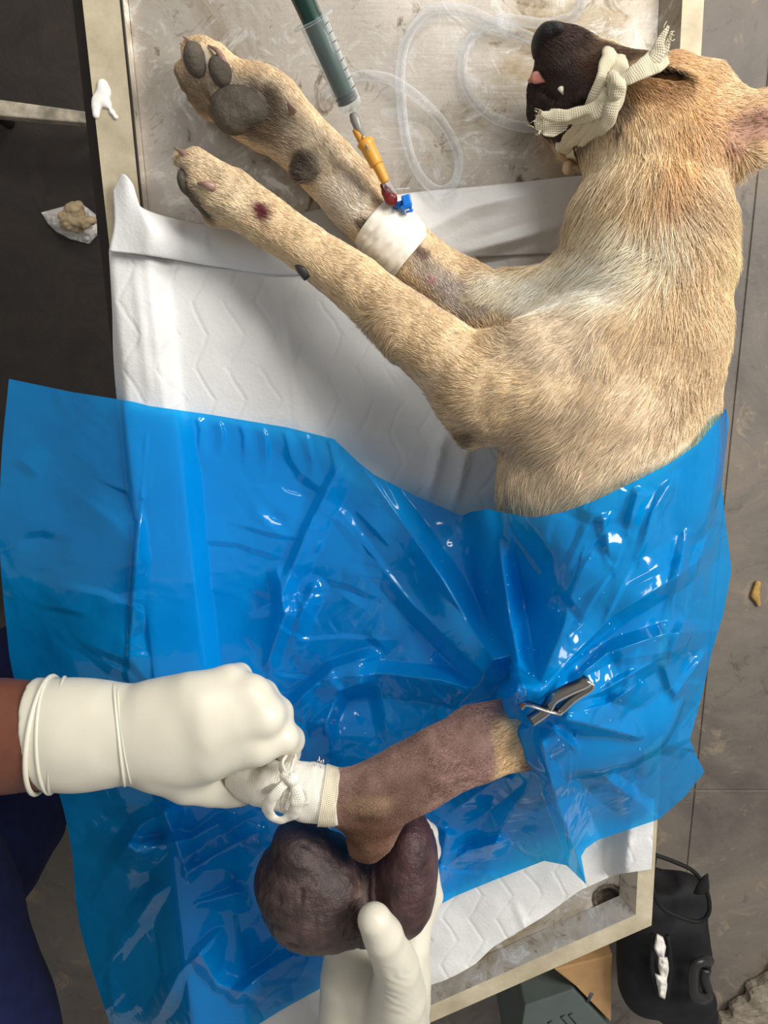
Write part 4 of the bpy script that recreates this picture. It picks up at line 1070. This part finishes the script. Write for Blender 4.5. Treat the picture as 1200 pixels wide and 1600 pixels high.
for k in range(120):                                  # short nicks
    x, y = rs.uniform(380, 1110), rs.uniform(660, 1500)
    a = rs.uniform(0, math.pi); L = rs.uniform(8, 22); b_ = (x + L * math.cos(a), y + L * math.sin(a)); a_ = (x - L * math.cos(a), y - L * math.sin(a))
    d, t, sd = dpoly(px, py, [a_, (x, y), b_]); wd = rs.uniform(7, 14) * (1 + .6 * sd)
    z = z + rs.choice((1, -1)) * rs.uniform(.0006, .0018) * np.maximum(0, 1 - d / wd) * np.sin(np.pi * np.clip(t, .001, .999))
W = P(px, py, z)
z = z + .0022 * vnoise(W, 18, 2)
# keep clear of the table and pad, of the body beneath, and dip under the held leg
onT = sstep(0, 26, px - (130 + .112 * py)) * sstep(0, 20, (1100 - .0594 * py) - px)
inL = 192 + .112 * py
zmin = .010 + (RIM + .003) * (1 - sstep(inL + 5, inL + 50, px))
zmin = np.where(px < inL - 110, -1, zmin - .0012 * np.maximum(0, inL - 70 - px))
inR_ = 1060 - .0594 * py
zmin = np.where(px > inR_ + 60, -1, zmin + (RIM + .003) * sstep(inR_ - 30, inR_, px))
zmin = np.where(py > 1620, -1, zmin)
z = np.maximum(z, zmin)
leg = [(815, 1138), (745, 1160), (690, 1184), (640, 1208), (590, 1232), (520, 1242), (440, 1222), (370, 1202)]
d, t, _ = dpoly(px, py, leg)
z = np.where((px < 800), np.minimum(z, .105 + .0 * z + np.maximum(0, d - 62) * .0011), z)
# height of the body under each drape point
bx, by = DV[:, 0], DV[:, 1]
cell_ = .004; gx0, gy0 = bx.min() - .1, by.min() - .1; gw = int((bx.max() - gx0 + .1) / cell_) + 2; gh = int((by.max() - gy0 + .1) / cell_) + 2
HM = np.zeros((gw, gh)); ii = ((bx - gx0) / cell_).astype(int); jj = ((by - gy0) / cell_).astype(int)
leg_part = (PR(DV)[0] < 822) & (PR(DV)[1] > 1060)
keep = ~leg_part
np.maximum.at(HM, (ii[keep], jj[keep]), DV[keep, 2])
for _ in range(3):
    HM2 = HM.copy()
    for sx_, sy_ in ((1, 0), (-1, 0), (0, 1), (0, -1)): HM2 = np.maximum(HM2, np.roll(np.roll(HM, sx_, 0), sy_, 1) - .0015)
    HM = HM2
HM = np.where(HM < .01, 0, HM)
for _ in range(6):
    HM = .4 * HM + .15 * (np.roll(HM, 1, 0) + np.roll(HM, -1, 0) + np.roll(HM, 1, 1) + np.roll(HM, -1, 1))
z_before = z.copy()
for _ in range(8):
    W = P(px, py, z)
    fi_ = np.clip((W[..., 0] - gx0) / cell_ - .5, 0, gw - 2); fj_ = np.clip((W[..., 1] - gy0) / cell_ - .5, 0, gh - 2); i_ = fi_.astype(int); j_ = fj_.astype(int); fi_ -= i_; fj_ -= j_
    hb = HM[i_, j_] * (1 - fi_) * (1 - fj_) + HM[i_ + 1, j_] * fi_ * (1 - fj_) + HM[i_, j_ + 1] * (1 - fi_) * fj_ + HM[i_ + 1, j_ + 1] * fi_ * fj_
    gap = hb + .007 - z
    z = np.where((hb > .01) & (gap > 0), z + gap, z)
# smooth what the lifting left jagged
msk = (z - z_before > .0005).astype(float)
for _ in range(8): msk = np.maximum(msk, .25 * (np.roll(msk, 1, 0) + np.roll(msk, -1, 0) + np.roll(msk, 1, 1) + np.roll(msk, -1, 1)))
msk = np.clip(msk * 1.5, 0, 1)
for _ in range(14):
    zz = z.copy(); zz[1:-1, 1:-1] = .25 * (z[:-2, 1:-1] + z[2:, 1:-1] + z[1:-1, :-2] + z[1:-1, 2:]); z = z * (1 - msk) + zz * msk
for _ in range(1):
    zz = z.copy(); zz[1:-1, 1:-1] = .5 * z[1:-1, 1:-1] + .125 * (z[:-2, 1:-1] + z[2:, 1:-1] + z[1:-1, :-2] + z[1:-1, 2:]); z = zz
W = P(px, py, z)
film = mesh('film', W.reshape(-1, 3), gridfaces(nu, nv), M['drape'], drp, uv=np.stack([px, py], -1).reshape(-1, 2) * .001)
ZD = z; PXD, PYD = px, py
# far side of the sheet rolled behind the back of the dog
C2 = coons(polyl([(1112, 634), (1124, 634), (1135, 640)], 16), polyl([(1090, 760), (1110, 760), (1126, 760)], 16), polyl([(1112, 634), (1106, 690), (1090, 760)], 24), polyl([(1135, 640), (1136, 690), (1126, 760)], 24), 16, 24)
z2_ = .02 + .055 * np.linspace(0, 1, 16)[None] + 0 * C2[..., 0]
mesh('back_hem', P(C2[..., 0], C2[..., 1], z2_).reshape(-1, 3), gridfaces(16, 24), M['drape'], drp)
# droplets of water on the film
dv = None
rs = random.Random(5)
dm_ = plain('water_drop', (.12, .45, .8, 1), .05, 0, .02, spec=.9)
def film_z(x, y):
    k = np.argmin((PXD - x) ** 2 + (PYD - y) ** 2); return ZD.ravel()[k]
dV, dF, off_ = [], [], 0
for k in range(60):
    x, y = rs.gauss(900, 90), rs.gauss(1040, 110)
    if not (760 < x < 1080 and 840 < y < 1280) or (x < 835 and y > 1085): continue
    c = P(x, y, film_z(x, y)); r = rs.uniform(.0004, .0008)
    for i, (zz_, q) in enumerate(((0, 1), (.55, .75))):
        for j in range(6): dV.append(c + (r * q * math.cos(j * 1.047), r * q * math.sin(j * 1.047), r * zz_))
    dV.append(c + (0, 0, r * .8))
    for j in range(6): dF += [(off_ + j, off_ + (j + 1) % 6, off_ + 6 + (j + 1) % 6, off_ + 6 + j), (off_ + 6 + j, off_ + 6 + (j + 1) % 6, off_ + 12)]
    off_ += 13
do_ = mesh('water_drops', dV, dF, dm_, drp); do_['kind'] = 'stuff'

# ================================================================== SPRING CLIP holding the drape
ck = empty('towel_clip', 'shiny crossed metal spring clip pinching the blue drape', 'clip', tuple(P(870, 1100, .2)))
def strip(path, wd, name, tilt=(0, 0, 1)):
    """flat spring-steel strip standing on edge: path px,py,z along its upper edge"""
    p = catmull([P(*q) for q in path], 40); dn = np.array(tilt, float) * wd
    V = np.vstack([p, p - dn]); n = 40
    o = mesh(name, V, [(i, i + 1, n + i + 1, n + i) for i in range(n - 1)], M['chrome'], ck)
    s = o.modifiers.new('solid', 'SOLIDIFY'); s.thickness = .0011; s.offset = 0
    V, Fc, _ = tube(p, .0010, 6); mesh('strip_edge', V, Fc, M['chrome_edge'], o); return o
zc = .236
tl_ = np.array((-.35, -.25, 1.0)); tl_ /= np.linalg.norm(tl_); tl_ = tl_ * np.array((-1, -1, 1))
up_t = np.array((.32, -.3, .9)); up_t /= np.linalg.norm(up_t)
dn2 = P(912, 1068, zc) - P(902, 1074, zc); 
strip([(834, 1133, zc - .012), (850, 1122, zc - .006), (860, 1113, zc), (866, 1102, zc), (872, 1096, zc), (893, 1085, zc), (918, 1074, zc), (925, 1068, zc), (928, 1074, zc), (922, 1081, zc - .001), (900, 1095, zc - .002), (876, 1117, zc - .004)], .010, 'spring_strip', (.45, -.35, .82))
strip([(816, 1108, zc - .012), (823, 1102, zc - .004), (840, 1107, zc), (859, 1113, zc + .001), (868, 1115, zc), (876, 1117, zc - .004)], .007, 'jaw_strip', (.3, -.2, .93))
# ================================================================== GAUZE ON THE MUZZLE
gz = empty('muzzle_gauze', 'cream gauze strip tied in a knot around the dark muzzle', 'gauze', tuple(P(945, 150, .1)))
def band(path, wpx, mat, parent, name, seg=14, flat=.28, up=(0, 0, 1), taper=None, tw=None):
    pts = catmull([P(x, y, z) for x, y, z in path], 46)
    m = SCL(path[0][1], path[0][2]); r = wpx * m * np.ones(46)
    if taper is not None: r = r * np.interp(np.linspace(0, 1, 46), np.linspace(0, 1, len(taper)), taper)
    V, Fc, UV = tube(pts, r, seg, flat, up=up)
    V = V + .0011 * np.stack([vnoise(V, 160, 1), vnoise(V, 160, 2), vnoise(V, 160, 3)], 1)
    return mesh(name, V, Fc, mat, parent, uv=UV)
band([(960, 70, .05), (958, 84, .088), (952, 108, .118), (938, 150, .122), (918, 190, .108), (898, 216, .085), (884, 236, .045)], 17, M['gauze'], gz, 'wrap', flat=.35)
band([(972, 74, .05), (974, 90, .09), (968, 116, .122), (960, 150, .128), (940, 196, .116), (918, 228, .09), (898, 246, .045)], 15, M['gauze'], gz, 'wrap', flat=.4)
band([(955, 142, .13), (934, 172, .126), (905, 184, .116), (880, 184, .11), (858, 180, .105)], 12, M['gauze'], gz, 'wrap', flat=.5, taper=[1, .9, .8, .8, .9])
band([(962, 130, .13), (956, 168, .13), (940, 206, .112), (915, 236, .075), (900, 246, .045)], 12, M['gauze'], gz, 'wrap', flat=.5)
band([(935, 160, .126), (920, 196, .112), (898, 222, .085), (880, 232, .05)], 9, M['gauze'], gz, 'wrap', flat=.6)
sk_ = SDF(); sk_.chain([(958, 122, .133, 11), (964, 134, .137, 12), (962, 148, .134, 10)], .006); V, Q = sk_.mesh(.0013); V = V + vnormals(V, Q) * (.0011 * vnoise(V, 220, 1))[:, None]
mesh('knot', V, Q, M['gauze'], gz, uv=V[:, :2])
band([(962, 132, .138), (980, 122, .142), (1000, 108, .143), (1020, 98, .142), (1040, 88, .138)], 15, M['gauze'], gz, 'tail', flat=.25, taper=[.6, .8, 1.0, 1.25, .9])
band([(1012, 104, .142), (1026, 86, .144), (1032, 66, .146), (1044, 40, .148)], 9, M['gauzet'], gz, 'tail', flat=.3, taper=[1, 1.2, .8, .2])
band([(1020, 100, .142), (1038, 78, .142), (1050, 50, .146)], 7, M['gauzet'], gz, 'tail', flat=.3, taper=[1, 1, .2])
band([(950, 150, .132), (920, 170, .125), (890, 178, .12), (864, 182, .116), (846, 176, .114)], 8, M['gauze'], gz, 'tail', flat=.35, taper=[.8, 1, 1, 1.2, .5])
# loose open-weave end, bottom left of the muzzle
C = coons(polyl([(842, 172), (862, 180), (886, 186)], 24), polyl([(836, 202), (850, 212), (866, 214), (884, 204)], 24), polyl([(842, 172), (834, 190), (836, 202)], 24), polyl([(886, 186), (888, 196), (884, 204)], 24), 24, 24)
px, py = C[..., 0], C[..., 1]; W = P(px, py, np.full(px.shape, .1)); z = .108 + .004 * vnoise(W, 70, 3) - .0006 * (px < 850) * (850 - px)
W = P(px, py, z); e_ = mesh('loose_end', W.reshape(-1, 3), gridfaces(24, 24), M['gauzet'], gz, uv=(W.reshape(-1, 3)[:, :2])); s = e_.modifiers.new('solid', 'SOLIDIFY'); s.thickness = .0008
rnd = random.Random(3)
for k in range(16):                                                    # frayed threads
    if k < 9: x, y, z0, dx, dy = rnd.uniform(834, 850), rnd.uniform(172, 206), .108, rnd.uniform(-14, -2), rnd.uniform(-10, 10)
    else: x, y, z0, dx, dy = rnd.uniform(1030, 1050), rnd.uniform(48, 84), .143, rnd.uniform(-4, 12), rnd.uniform(-18, 2)
    V, Fc, _ = tube(catmull([P(x, y, z0), P(x + dx * .5 + rnd.uniform(-3, 3), y + dy * .5 + rnd.uniform(-3, 3), z0 + .004), P(x + dx, y + dy, z0 - .003)], 8), .00035, 5); mesh('thread', V, Fc, M['gauze'], gz)

# ================================================================== BANDAGED FOOT
bf = empty('foot_bandage', 'white gauze bandage tied with a bow around the hind foot', 'bandage', tuple(P(450, 1225, .12)))
pts = [(526, 1244, .171, 43), (518, 1244, .171, 45), (490, 1240, .17, 46), (462, 1232, .17, 42), (440, 1225, .169, 39), (418, 1220, .167, 43), (390, 1212, .165, 38), (362, 1203, .162, 28)]
pw = catmull([P(x, y, z) for x, y, z, r in pts], 70); rw = np.interp(np.linspace(0, 1, 70), np.linspace(0, 1, len(pts)), [r * SCL(y, z) for x, y, z, r in pts])
V, Fc, UV = tube(pw, rw, 48, .92)
V = V + .0013 * np.stack([vnoise(V, 70, 1), vnoise(V, 70, 2), vnoise(V, 70, 3)], 1) + .0006 * vnoise(V, 300, 4)[:, None]
mesh('wrap', V, Fc, M['gauzew'], bf, uv=UV)
pts2 = [(P(528, 1245, .171), 44.5 * SCL(1244, .17)), (P(517, 1244, .171), 46 * SCL(1244, .17)), (P(503, 1242, .171), 47.5 * SCL(1244, .17))]
V, Fc, UV = tube(catmull([p for p, r in pts2], 14), np.linspace(pts2[0][1], pts2[2][1], 14), 48, .94, cap=False); V = V + .0006 * vnoise(V, 200, 5)[:, None]
ew = mesh('edge_wrap', V, Fc, M['gauzet'], bf, uv=UV)
def strand(path, wpx, name='bow_loop', mat='gauzew', flat=.3, taper=None, up=(0, 0, 1)): return band(path, wpx, M[mat], bf, name, 12, flat, up, taper)
zt = .206
strand([(462, 1186, .19), (456, 1202, zt), (452, 1216, zt + .006)], 11, 'tie', taper=[.8, 1, .6])
strand([(448, 1180, .185), (440, 1196, zt - .004), (446, 1212, zt + .004)], 9, 'tie')
strand([(450, 1222, zt + .006), (470, 1236, zt), (478, 1256, .195)], 8, 'tie', taper=[.7, 1, .8])
strand([(448, 1222, zt + .006), (425, 1232, zt - .004), (404, 1240, .18)], 8, 'tie', taper=[.7, 1, .7])
strand([(452, 1218, zt + .008), (436, 1236, zt + .012), (420, 1256, zt + .006), (421, 1274, zt), (438, 1281, zt), (457, 1272, zt + .004), (465, 1248, zt + .012), (457, 1220, zt + .008)], 9.5, 'bow_loop', flat=.45, taper=[.7, 1, 1.1, 1, 1, 1.2, 1.1, .7])
strand([(454, 1220, zt + .006), (446, 1242, zt + .006), (440, 1262, zt), (450, 1268, zt - .004)], 5, 'bow_loop', flat=.5)
sk_ = SDF(); sk_.chain([(446, 1214, zt + .006, 9), (456, 1218, zt + .009, 10), (458, 1222, zt + .006, 8)], .005); V, Q = sk_.mesh(.0012); V = V + vnormals(V, Q) * (.001 * vnoise(V, 240, 1))[:, None]
mesh('knot', V, Q, M['gauzew'], bf, uv=V[:, :2])
for k in range(10):
    x, y = 496 + rnd.uniform(-6, 10), 1192 + rnd.uniform(-3, 8)
    V, Fc, _ = tube([P(x, y, .2), P(x + rnd.uniform(-3, 5), y - rnd.uniform(3, 9), .203)], .0004, 5); mesh('thread', V, Fc, M['gauzew'], bf)

# ================================================================== IV LINE
tp = empty('catheter_tape', 'white tape wrapped around the lower foreleg holding the catheter', 'tape', tuple(P(612, 372, .01)))
pts = [(586, 346, .036, 46), (600, 358, .036, 51), (614, 374, .036, 50), (630, 392, .036, 49), (640, 402, .037, 46)]
pw = catmull([P(x, y, z) for x, y, z, r in pts], 40); rw = np.interp(np.linspace(0, 1, 40), np.linspace(0, 1, 5), [r * SCL(y, z) for x, y, z, r in pts])
V, Fc, UV = tube(pw, rw, 56, .9, cap=False)
cenl = np.repeat(pw, 56, 0); rad_ = (V - cenl) / np.linalg.norm(V - cenl, axis=1, keepdims=True)
ang = np.tile(np.arange(56) / 56 * 2 * math.pi, 40); al = np.repeat(np.linspace(0, 1, 40), 56)
V = V + rad_ * (.0009 * np.sin(34 * al + 5 * np.sin(ang + 1)) * (.5 + vnoise(V, 40, 9)) + .0012 * vnoise(V, 70, 2) + .0008 * vnoise(V, 260, 3))[:, None]
V = V + (np.sin(ang * 1.0 + .4) * .008)[:, None] * (pw[-1] - pw[0]) / np.linalg.norm(pw[-1] - pw[0]) * (al[:, None] - .5)
to = mesh('tape_wrap', V, Fc, M['tape'], tp); s = to.modifiers.new('solid', 'SOLIDIFY'); s.thickness = .0009
# catheter with amber injection port
ct = empty('catheter_port', 'amber rubber injection port with blood at the catheter on the foreleg', 'catheter', tuple(P(600, 300, .07)))
def lathe(name, pts, mat, parent, seg=20):
    """pts: (px,py,z,r px)"""
    p = np.array([P(x, y, z) for x, y, z, r in pts]); r = [r * SCL(y, z) for x, y, z, r in pts]
    V, Fc, UV = tube(p, r, seg); o = mesh(name, V, Fc, mat, parent); o.modifiers.new('edge', 'BEVEL').width = .0006; o.modifiers['edge'].limit_method = 'ANGLE'; return o
lathe('port_sleeve', [(587, 254, 0.076, 8), (592, 262, 0.076, 8.5), (601, 281, 0.072, 7.5), (603, 285, 0.072, 7)], M['port'], ct)
lathe('port_body', [(569, 218, 0.080, 10), (571, 222, 0.080, 14), (572, 225, 0.080, 14), (574, 229, 0.080, 12), (585, 250, 0.076, 11), (589, 258, 0.076, 11)], M['port'], ct)
lathe('port_arm', [(555, 201, 0.082, 6), (559, 208, 0.082, 6.5), (567, 222, 0.080, 7), (571, 229, 0.079, 7)], M['port'], ct)
lathe('catheter_hub', [(602, 284, 0.072, 6), (608, 296, 0.068, 7), (613, 306, 0.064, 8)], M['barrel'], ct)
sd = SDF(); sd.chain([(599, 290, .064, 4), (603, 299, .066, 6), (610, 308, .066, 6)], .004, .7); sd.ellp(612, 314, .066, 3, 3, .003)
V, Q = sd.mesh(.001); V = V + vnormals(V, Q) * (.0008 * vnoise(V, 300, 1))[:, None]; mesh('blood', V, Q, M['blood'], ct)
V, Fc, _ = tube(catmull([P(612, 304, .066), P(618, 296, .07), P(640, 294, .06)], 10), .0004, 6); mesh('thread', V, Fc, M['tube'], ct)
# blue catheter cap
cp = empty('blue_cap', 'small bright blue catheter cap beside the leg tape', 'cap', tuple(P(636, 318, .06)))
sc_ = SDF(); m_ = SCL(318, .066)
rot = np.array(Matrix.Rotation(math.radians(14), 3, 'Z'))
sc_.box(P(635, 314, .064), (7 * m_, 8 * m_, .006), .0012, .002, rot); sc_.box(P(634, 324, .064), (9 * m_, 3 * m_, .005), .001, .002, rot)
sc_.box(P(640, 330, .064), (6 * m_, 1.6 * m_, .003), .0006, .001, rot); sc_.box(P(642, 326, .064), (1.6 * m_, 5 * m_, .003), .0006, .001, rot)
V, Q = sc_.mesh(.0006); mesh('cap_body', V, Q, M['cap'], cp)
V, Fc, _ = tube([P(630, 318, .062), P(616, 322, .058)], .003, 10); mesh('cap_stem', V, Fc, M['cap'], cp)

# syringe
sy = empty('syringe', 'clear syringe with dark green plunger, its needle stuck in the amber port', 'syringe', tuple(P(520, 120, .1)))
z0, z1_ = .086, .118
def SY(t):   # t=0 tip end of barrel, 1 = flange
    return 550 + (489 - 550) * t, 172 + (32 - 172) * t, z0 + (z1_ - z0) * t
def syp(ts, rs): return [(*SY(t), r) for t, r in zip(ts, rs)]
lathe('barrel', syp([0, .012, .04, .08, .5, .985], [6, 15, 18.5, 19, 20.5, 22.5]), M['barrel'], sy, 32)
fx, fy, fz_ = SY(1); fc = P(fx, fy, fz_); axd = P(*SY(1)) - P(*SY(0)); axd /= np.linalg.norm(axd)
V, Fc, _ = tube([fc - axd * .001, fc + axd * .001], 25 * SCL(fy, fz_), 28)
sdv = np.cross(axd, (0, 0, 1)); sdv /= np.linalg.norm(sdv)
V = V + sdv * ((V - fc) @ sdv)[:, None] * .35
fo = mesh('flange', V, Fc, M['barrel'], sy, smooth=False); bevel(fo, .0007)
lathe('plunger_rod', syp([.17, .2, .6, 1.0, 1.22, 1.3, 1.45], [15, 16, 16.5, 17.5, 18.5, 19, 19]), M['green'], sy, 8)
lathe('plunger_seal', syp([.085, .10, .115, .125, .14, .155, .17], [13, 17.6, 17.8, 15.5, 15.5, 18, 17]), M['rubber'], sy, 28)
lathe('nozzle', [(549, 170, .0865, 6), (553, 180, .084, 5)], M['barrel'], sy)
lathe('needle_hub', [(551, 176, .085, 6), (555, 186, .084, 8.5), (560, 200, .083, 7), (566, 212, .082, 4.5), (567, 214, .082, 2)], M['hub'], sy)
lathe('needle', [(565, 211, .084, 1.4), (577, 236, .088, 1.4)], M['needle'], sy, 8)
for t in np.linspace(.22, .92, 8):
    x, y, zz = SY(t); c = P(x, y, zz); m = SCL(y, zz); r = (19 + 3.2 * t) * m
    up_ = np.cross(sdv, axd); up_ = up_ if up_[2] > 0 else -up_
    arc = [c + r * 1.01 * (math.cos(a) * sdv + math.sin(a) * up_) for a in np.linspace(.35, .95, 6)]
    V, Fc, _ = tube(arc, .0003, 5); mesh('graduation', V, Fc, M['rubber'], sy)

# tubing on the table
tr_ = .0044
tb_pts = [(918, -40, .006), (910, 2, .006), (896, 24, .006), (870, 34, .006), (845, 37, .007), (800, 31, .013), (772, 34, .013), (742, 52, .006), (726, 80, .006), (722, 112, .006), (733, 145, .006), (755, 172, .006), (785, 190, .006), (825, 199, .006), (870, 190, .006), (900, 140, .006), (880, 90, .006), (835, 62, .006), (795, 45, .006), (770, 35, .0055), (735, 18, .006), (700, 12, .006), (670, 18, .006), (645, 44, .006), (630, 78, .006), (625, 120, .006), (628, 170, .006), (634, 215, .006), (646, 255, .006), (664, 284, .012), (686, 298, .02), (706, 290, .02), (716, 268, .012), (716, 244, .006), (704, 212, .006), (680, 178, .006), (650, 150, .013), (632, 137, .014), (610, 124, .008), (580, 118, .006), (555, 120, .006), (528, 130, .006), (505, 150, .006)]
V, Fc, UV = tube(catmull([P(*q) for q in tb_pts], 420), tr_, 14)
tube_o = mesh('drip_tube', V, Fc, M['tube']); tag(tube_o, 'clear plastic drip tube coiled on the steel table beside the muzzle', 'tube')
# ================================================================== FIRST PERSON: left arm, gloved hand on the foot, navy clothes
p1 = empty('person', 'person in navy clothes, gloved hand gripping the bandaged hind foot from the left', 'person', tuple(P(-250, 1500, FZ)))
arm = SDF()
arm.chain([(-260, 1185, .12, 118), (-120, 1158, .155, 104), (0, 1150, .172, 90), (120, 1148, .18, 82), (230, 1146, .184, 74)], .03, .85)
V, Q = arm.mesh(.004); V = relax(V, Q, 2); mesh('forearm', V, Q, M['skin'], p1)
gl = SDF()
gl.chain([(118, 1148, .18, 88), (160, 1147, .182, 84), (215, 1146, .185, 76), (250, 1146, .187, 72)], .02, .8)
gl.chain([(40, 1148, .176, 92), (118, 1148, .18, 88)], .006, .8)
gl.chain([(245, 1172, .186, 44), (330, 1172, .195, 42), (402, 1162, .198, 32)], .012)
gl.chain([(245, 1148, .19, 46), (330, 1138, .20, 44), (412, 1118, .20, 32)], .012)
gl.chain([(245, 1124, .19, 46), (320, 1106, .198, 42), (392, 1086, .192, 30)], .012)
gl.chain([(245, 1106, .186, 40), (300, 1088, .19, 38), (358, 1064, .184, 25)], .012)
gl.ellp(290, 1150, .182, 92, 84, .03, 0, .016)
# fingers, curled over the foot
gl.chain([(402, 1162, .198, 31), (440, 1152, .192, 26), (452, 1156, .176, 23), (448, 1176, .15, 21), (418, 1192, .128, 20), (395, 1202, .122, 17)], .007)
gl.chain([(412, 1118, .2, 31), (432, 1114, .18, 25), (436, 1128, .155, 22), (428, 1154, .13, 20), (404, 1184, .118, 19), (385, 1195, .115, 16)], .007)
gl.chain([(392, 1086, .192, 29), (410, 1086, .172, 24), (414, 1106, .145, 21), (406, 1136, .12, 20), (386, 1168, .112, 18), (370, 1182, .112, 15)], .007)
gl.chain([(358, 1064, .184, 24), (374, 1054, .17, 18), (382, 1076, .145, 17), (376, 1110, .12, 17), (366, 1146, .112, 16), (356, 1160, .112, 13)], .007)
# thumb
gl.chain([(250, 1195, .178, 40), (292, 1218, .172, 36), (330, 1232, .166, 28), (356, 1238, .163, 23), (376, 1241, .162, 18), (382, 1244, .161, 13)], .014)
# the open end of the cuff is cut off square
cutc = P(66, 1150, .176); gl.box(cutc + np.array((-.10, 0, 0)), (.10, .12, .14), .0, .002, np.array(Matrix.Rotation(math.radians(8), 3, 'Z')) @ np.eye(3), True)
# rolled cuff and the tight rings of the latex
RINGS = []
def ringc(x0, bend, rpx, tr, tilt=0, z=.178, yc=1148, fz=.86):
    pts = []
    for k in range(61):
        a = 2 * math.pi * k / 60; m = SCL(yc, z)
        c = P(x0 + bend * math.sin(a) + tilt * math.cos(a), yc, z); pts.append(c + np.array((0, rpx * m * math.cos(a), rpx * m * fz * math.sin(a))))
    RINGS.append((pts, tr))
ringc(70, 3, 92.5, .0022, 12, .1775, 1148, .8); ringc(80, 10, 91.5, .0018, 2, .178, 1148, .8); ringc(90, 18, 91, .0015, 16, .178, 1148, .8); ringc(112, 12, 89, .0010, 10, .179, 1148, .8)
ringc(186, 24, 80.5, .0014, -2, .1835, 1147, .8); ringc(196, 20, 79, .0011, -6, .184, 1147, .8); ringc(238, 24, 73.5, .0012, 0, .1865, 1146, .8)
V, Q = gl.mesh(.0021); V = relax(V, Q, 2, .4); nn = vnormals(V, Q)
V = V + nn * (.0006 * vnoise(V, 45, 1))[:, None]
g1 = mesh('glove', V, Q, M['glove'], p1); g1['label'] = 'cream latex glove gripping the bandage'
for pts, tr in RINGS:
    V, Fc, _ = tube(pts, tr, 8, cap=False); mesh('cuff_fold', V, Fc, M['glove'], g1)
# navy clothes
nv_ = SDF()
nv_.chain([(-310, 1330, -.10, 270), (-150, 1640, -.10, 236)], .06, .8)
c0 = P(-240, 1480, -.10)
for dx_, dy_ in ((-.05, .12), (.0, -.12)):
    nv_.cap(c0 + (dx_, dy_, -.1), c0 + (dx_, dy_, -.74), .11, .08, .05)
nv_.cap(c0 + (-.1, .05, 0), c0 + (-.22, .05, .3), .19, .15, .06)
e0 = P(-260, 1185, .12); nv_.cap(e0 + (-.15, 0, 0), c0 + (-.26, .12, .3), .07, .08, .05)
V, Q = nv_.mesh(.01); V = relax(V, Q, 3); nn = vnormals(V, Q)
V = V + nn * (.008 * vnoise(V, 9, 3) + .003 * vnoise(V, 25, 4))[:, None]
V[:, 2] = np.maximum(V[:, 2], FZ + .06)
mesh('navy_clothes', V, Q, M['navy'], p1)
for dx_, dy_ in ((-.05, .12), (.0, -.12)):
    sh = SDF(); b_ = np.array((c0[0] + dx_, c0[1] + dy_, FZ + .035))
    sh.cap(b_ + (-.05, 0, 0), b_ + (.14, 0, -.005), .045, .038, .02); V, Q = sh.mesh(.008); V[:, 2] = np.maximum(V[:, 2], FZ)
    mesh('shoe', V, Q, M['blackplastic'], p1)
# ================================================================== SECOND PERSON: gloved hand from below holding the growth
p2 = empty('person', 'second person, only a gloved hand cupping the dark growth from below', 'person', tuple(P(585, 1700, -.05)))
g2 = SDF(.6)
g2.chain([(590, 1900, .06, 92), (588, 1720, .085, 84), (585, 1640, .10, 80)], .03, .8)
g2.chain([(540, 1640, .10, 46), (545, 1530, .105, 44), (548, 1480, .095, 40)], .03)
g2.chain([(585, 1640, .10, 50), (585, 1530, .10, 46), (590, 1470, .085, 38)], .03)
g2.chain([(625, 1640, .10, 46), (628, 1530, .105, 42), (632, 1460, .095, 34)], .03)
g2.chain([(640, 1560, .11, 28), (642, 1480, .11, 27), (642, 1440, .10, 24)], .02)
# thumb on top of the growth
g2.chain([(615, 1600, .13, 52), (622, 1555, .15, 44), (620, 1510, .172, 35), (598, 1462, .198, 31), (585, 1438, .205, 27)], .022)
# fingers under it
g2.chain([(548, 1480, .095, 36), (520, 1400, .075, 24), (510, 1340, .075, 22), (505, 1310, .085, 19)], .012)
g2.chain([(590, 1470, .085, 34), (575, 1390, .07, 24), (570, 1330, .072, 22), (568, 1300, .08, 19)], .012)
g2.chain([(636, 1455, .095, 30), (640, 1380, .08, 24), (668, 1330, .095, 20), (668, 1302, .125, 16), (662, 1290, .14, 12)], .012)
g2.chain([(648, 1455, .10, 22), (672, 1400, .09, 20), (668, 1360, .095, 18)], .012)
V, Q = g2.mesh(.0021); V = relax(V, Q, 2, .4); nn = vnormals(V, Q)
gx_, gy_ = PR(V)
wr = sstep(1500, 1530, gy_) * (1 - sstep(1575, 1600, gy_)) * np.exp(-((gx_ - 612) / 30) ** 2)
V = V + nn * (.0005 * vnoise(V, 45, 1) + .0007 * wr * np.sin((gy_ - .4 * gx_ + 9 * vnoise(V, 60, 3)) * .5) * (.4 + .6 * vnoise(V, 50, 8)))[:, None]
o = mesh('glove', V, Q, M['glove'], p2); o['label'] = 'cream latex glove with thumb on the growth'
fa = SDF(); fa.chain([(590, 1880, .06, 84), (590, 2250, .0, 100)], .03, .85); V, Q = fa.mesh(.006); mesh('forearm', V, Q, M['skin'], p2)
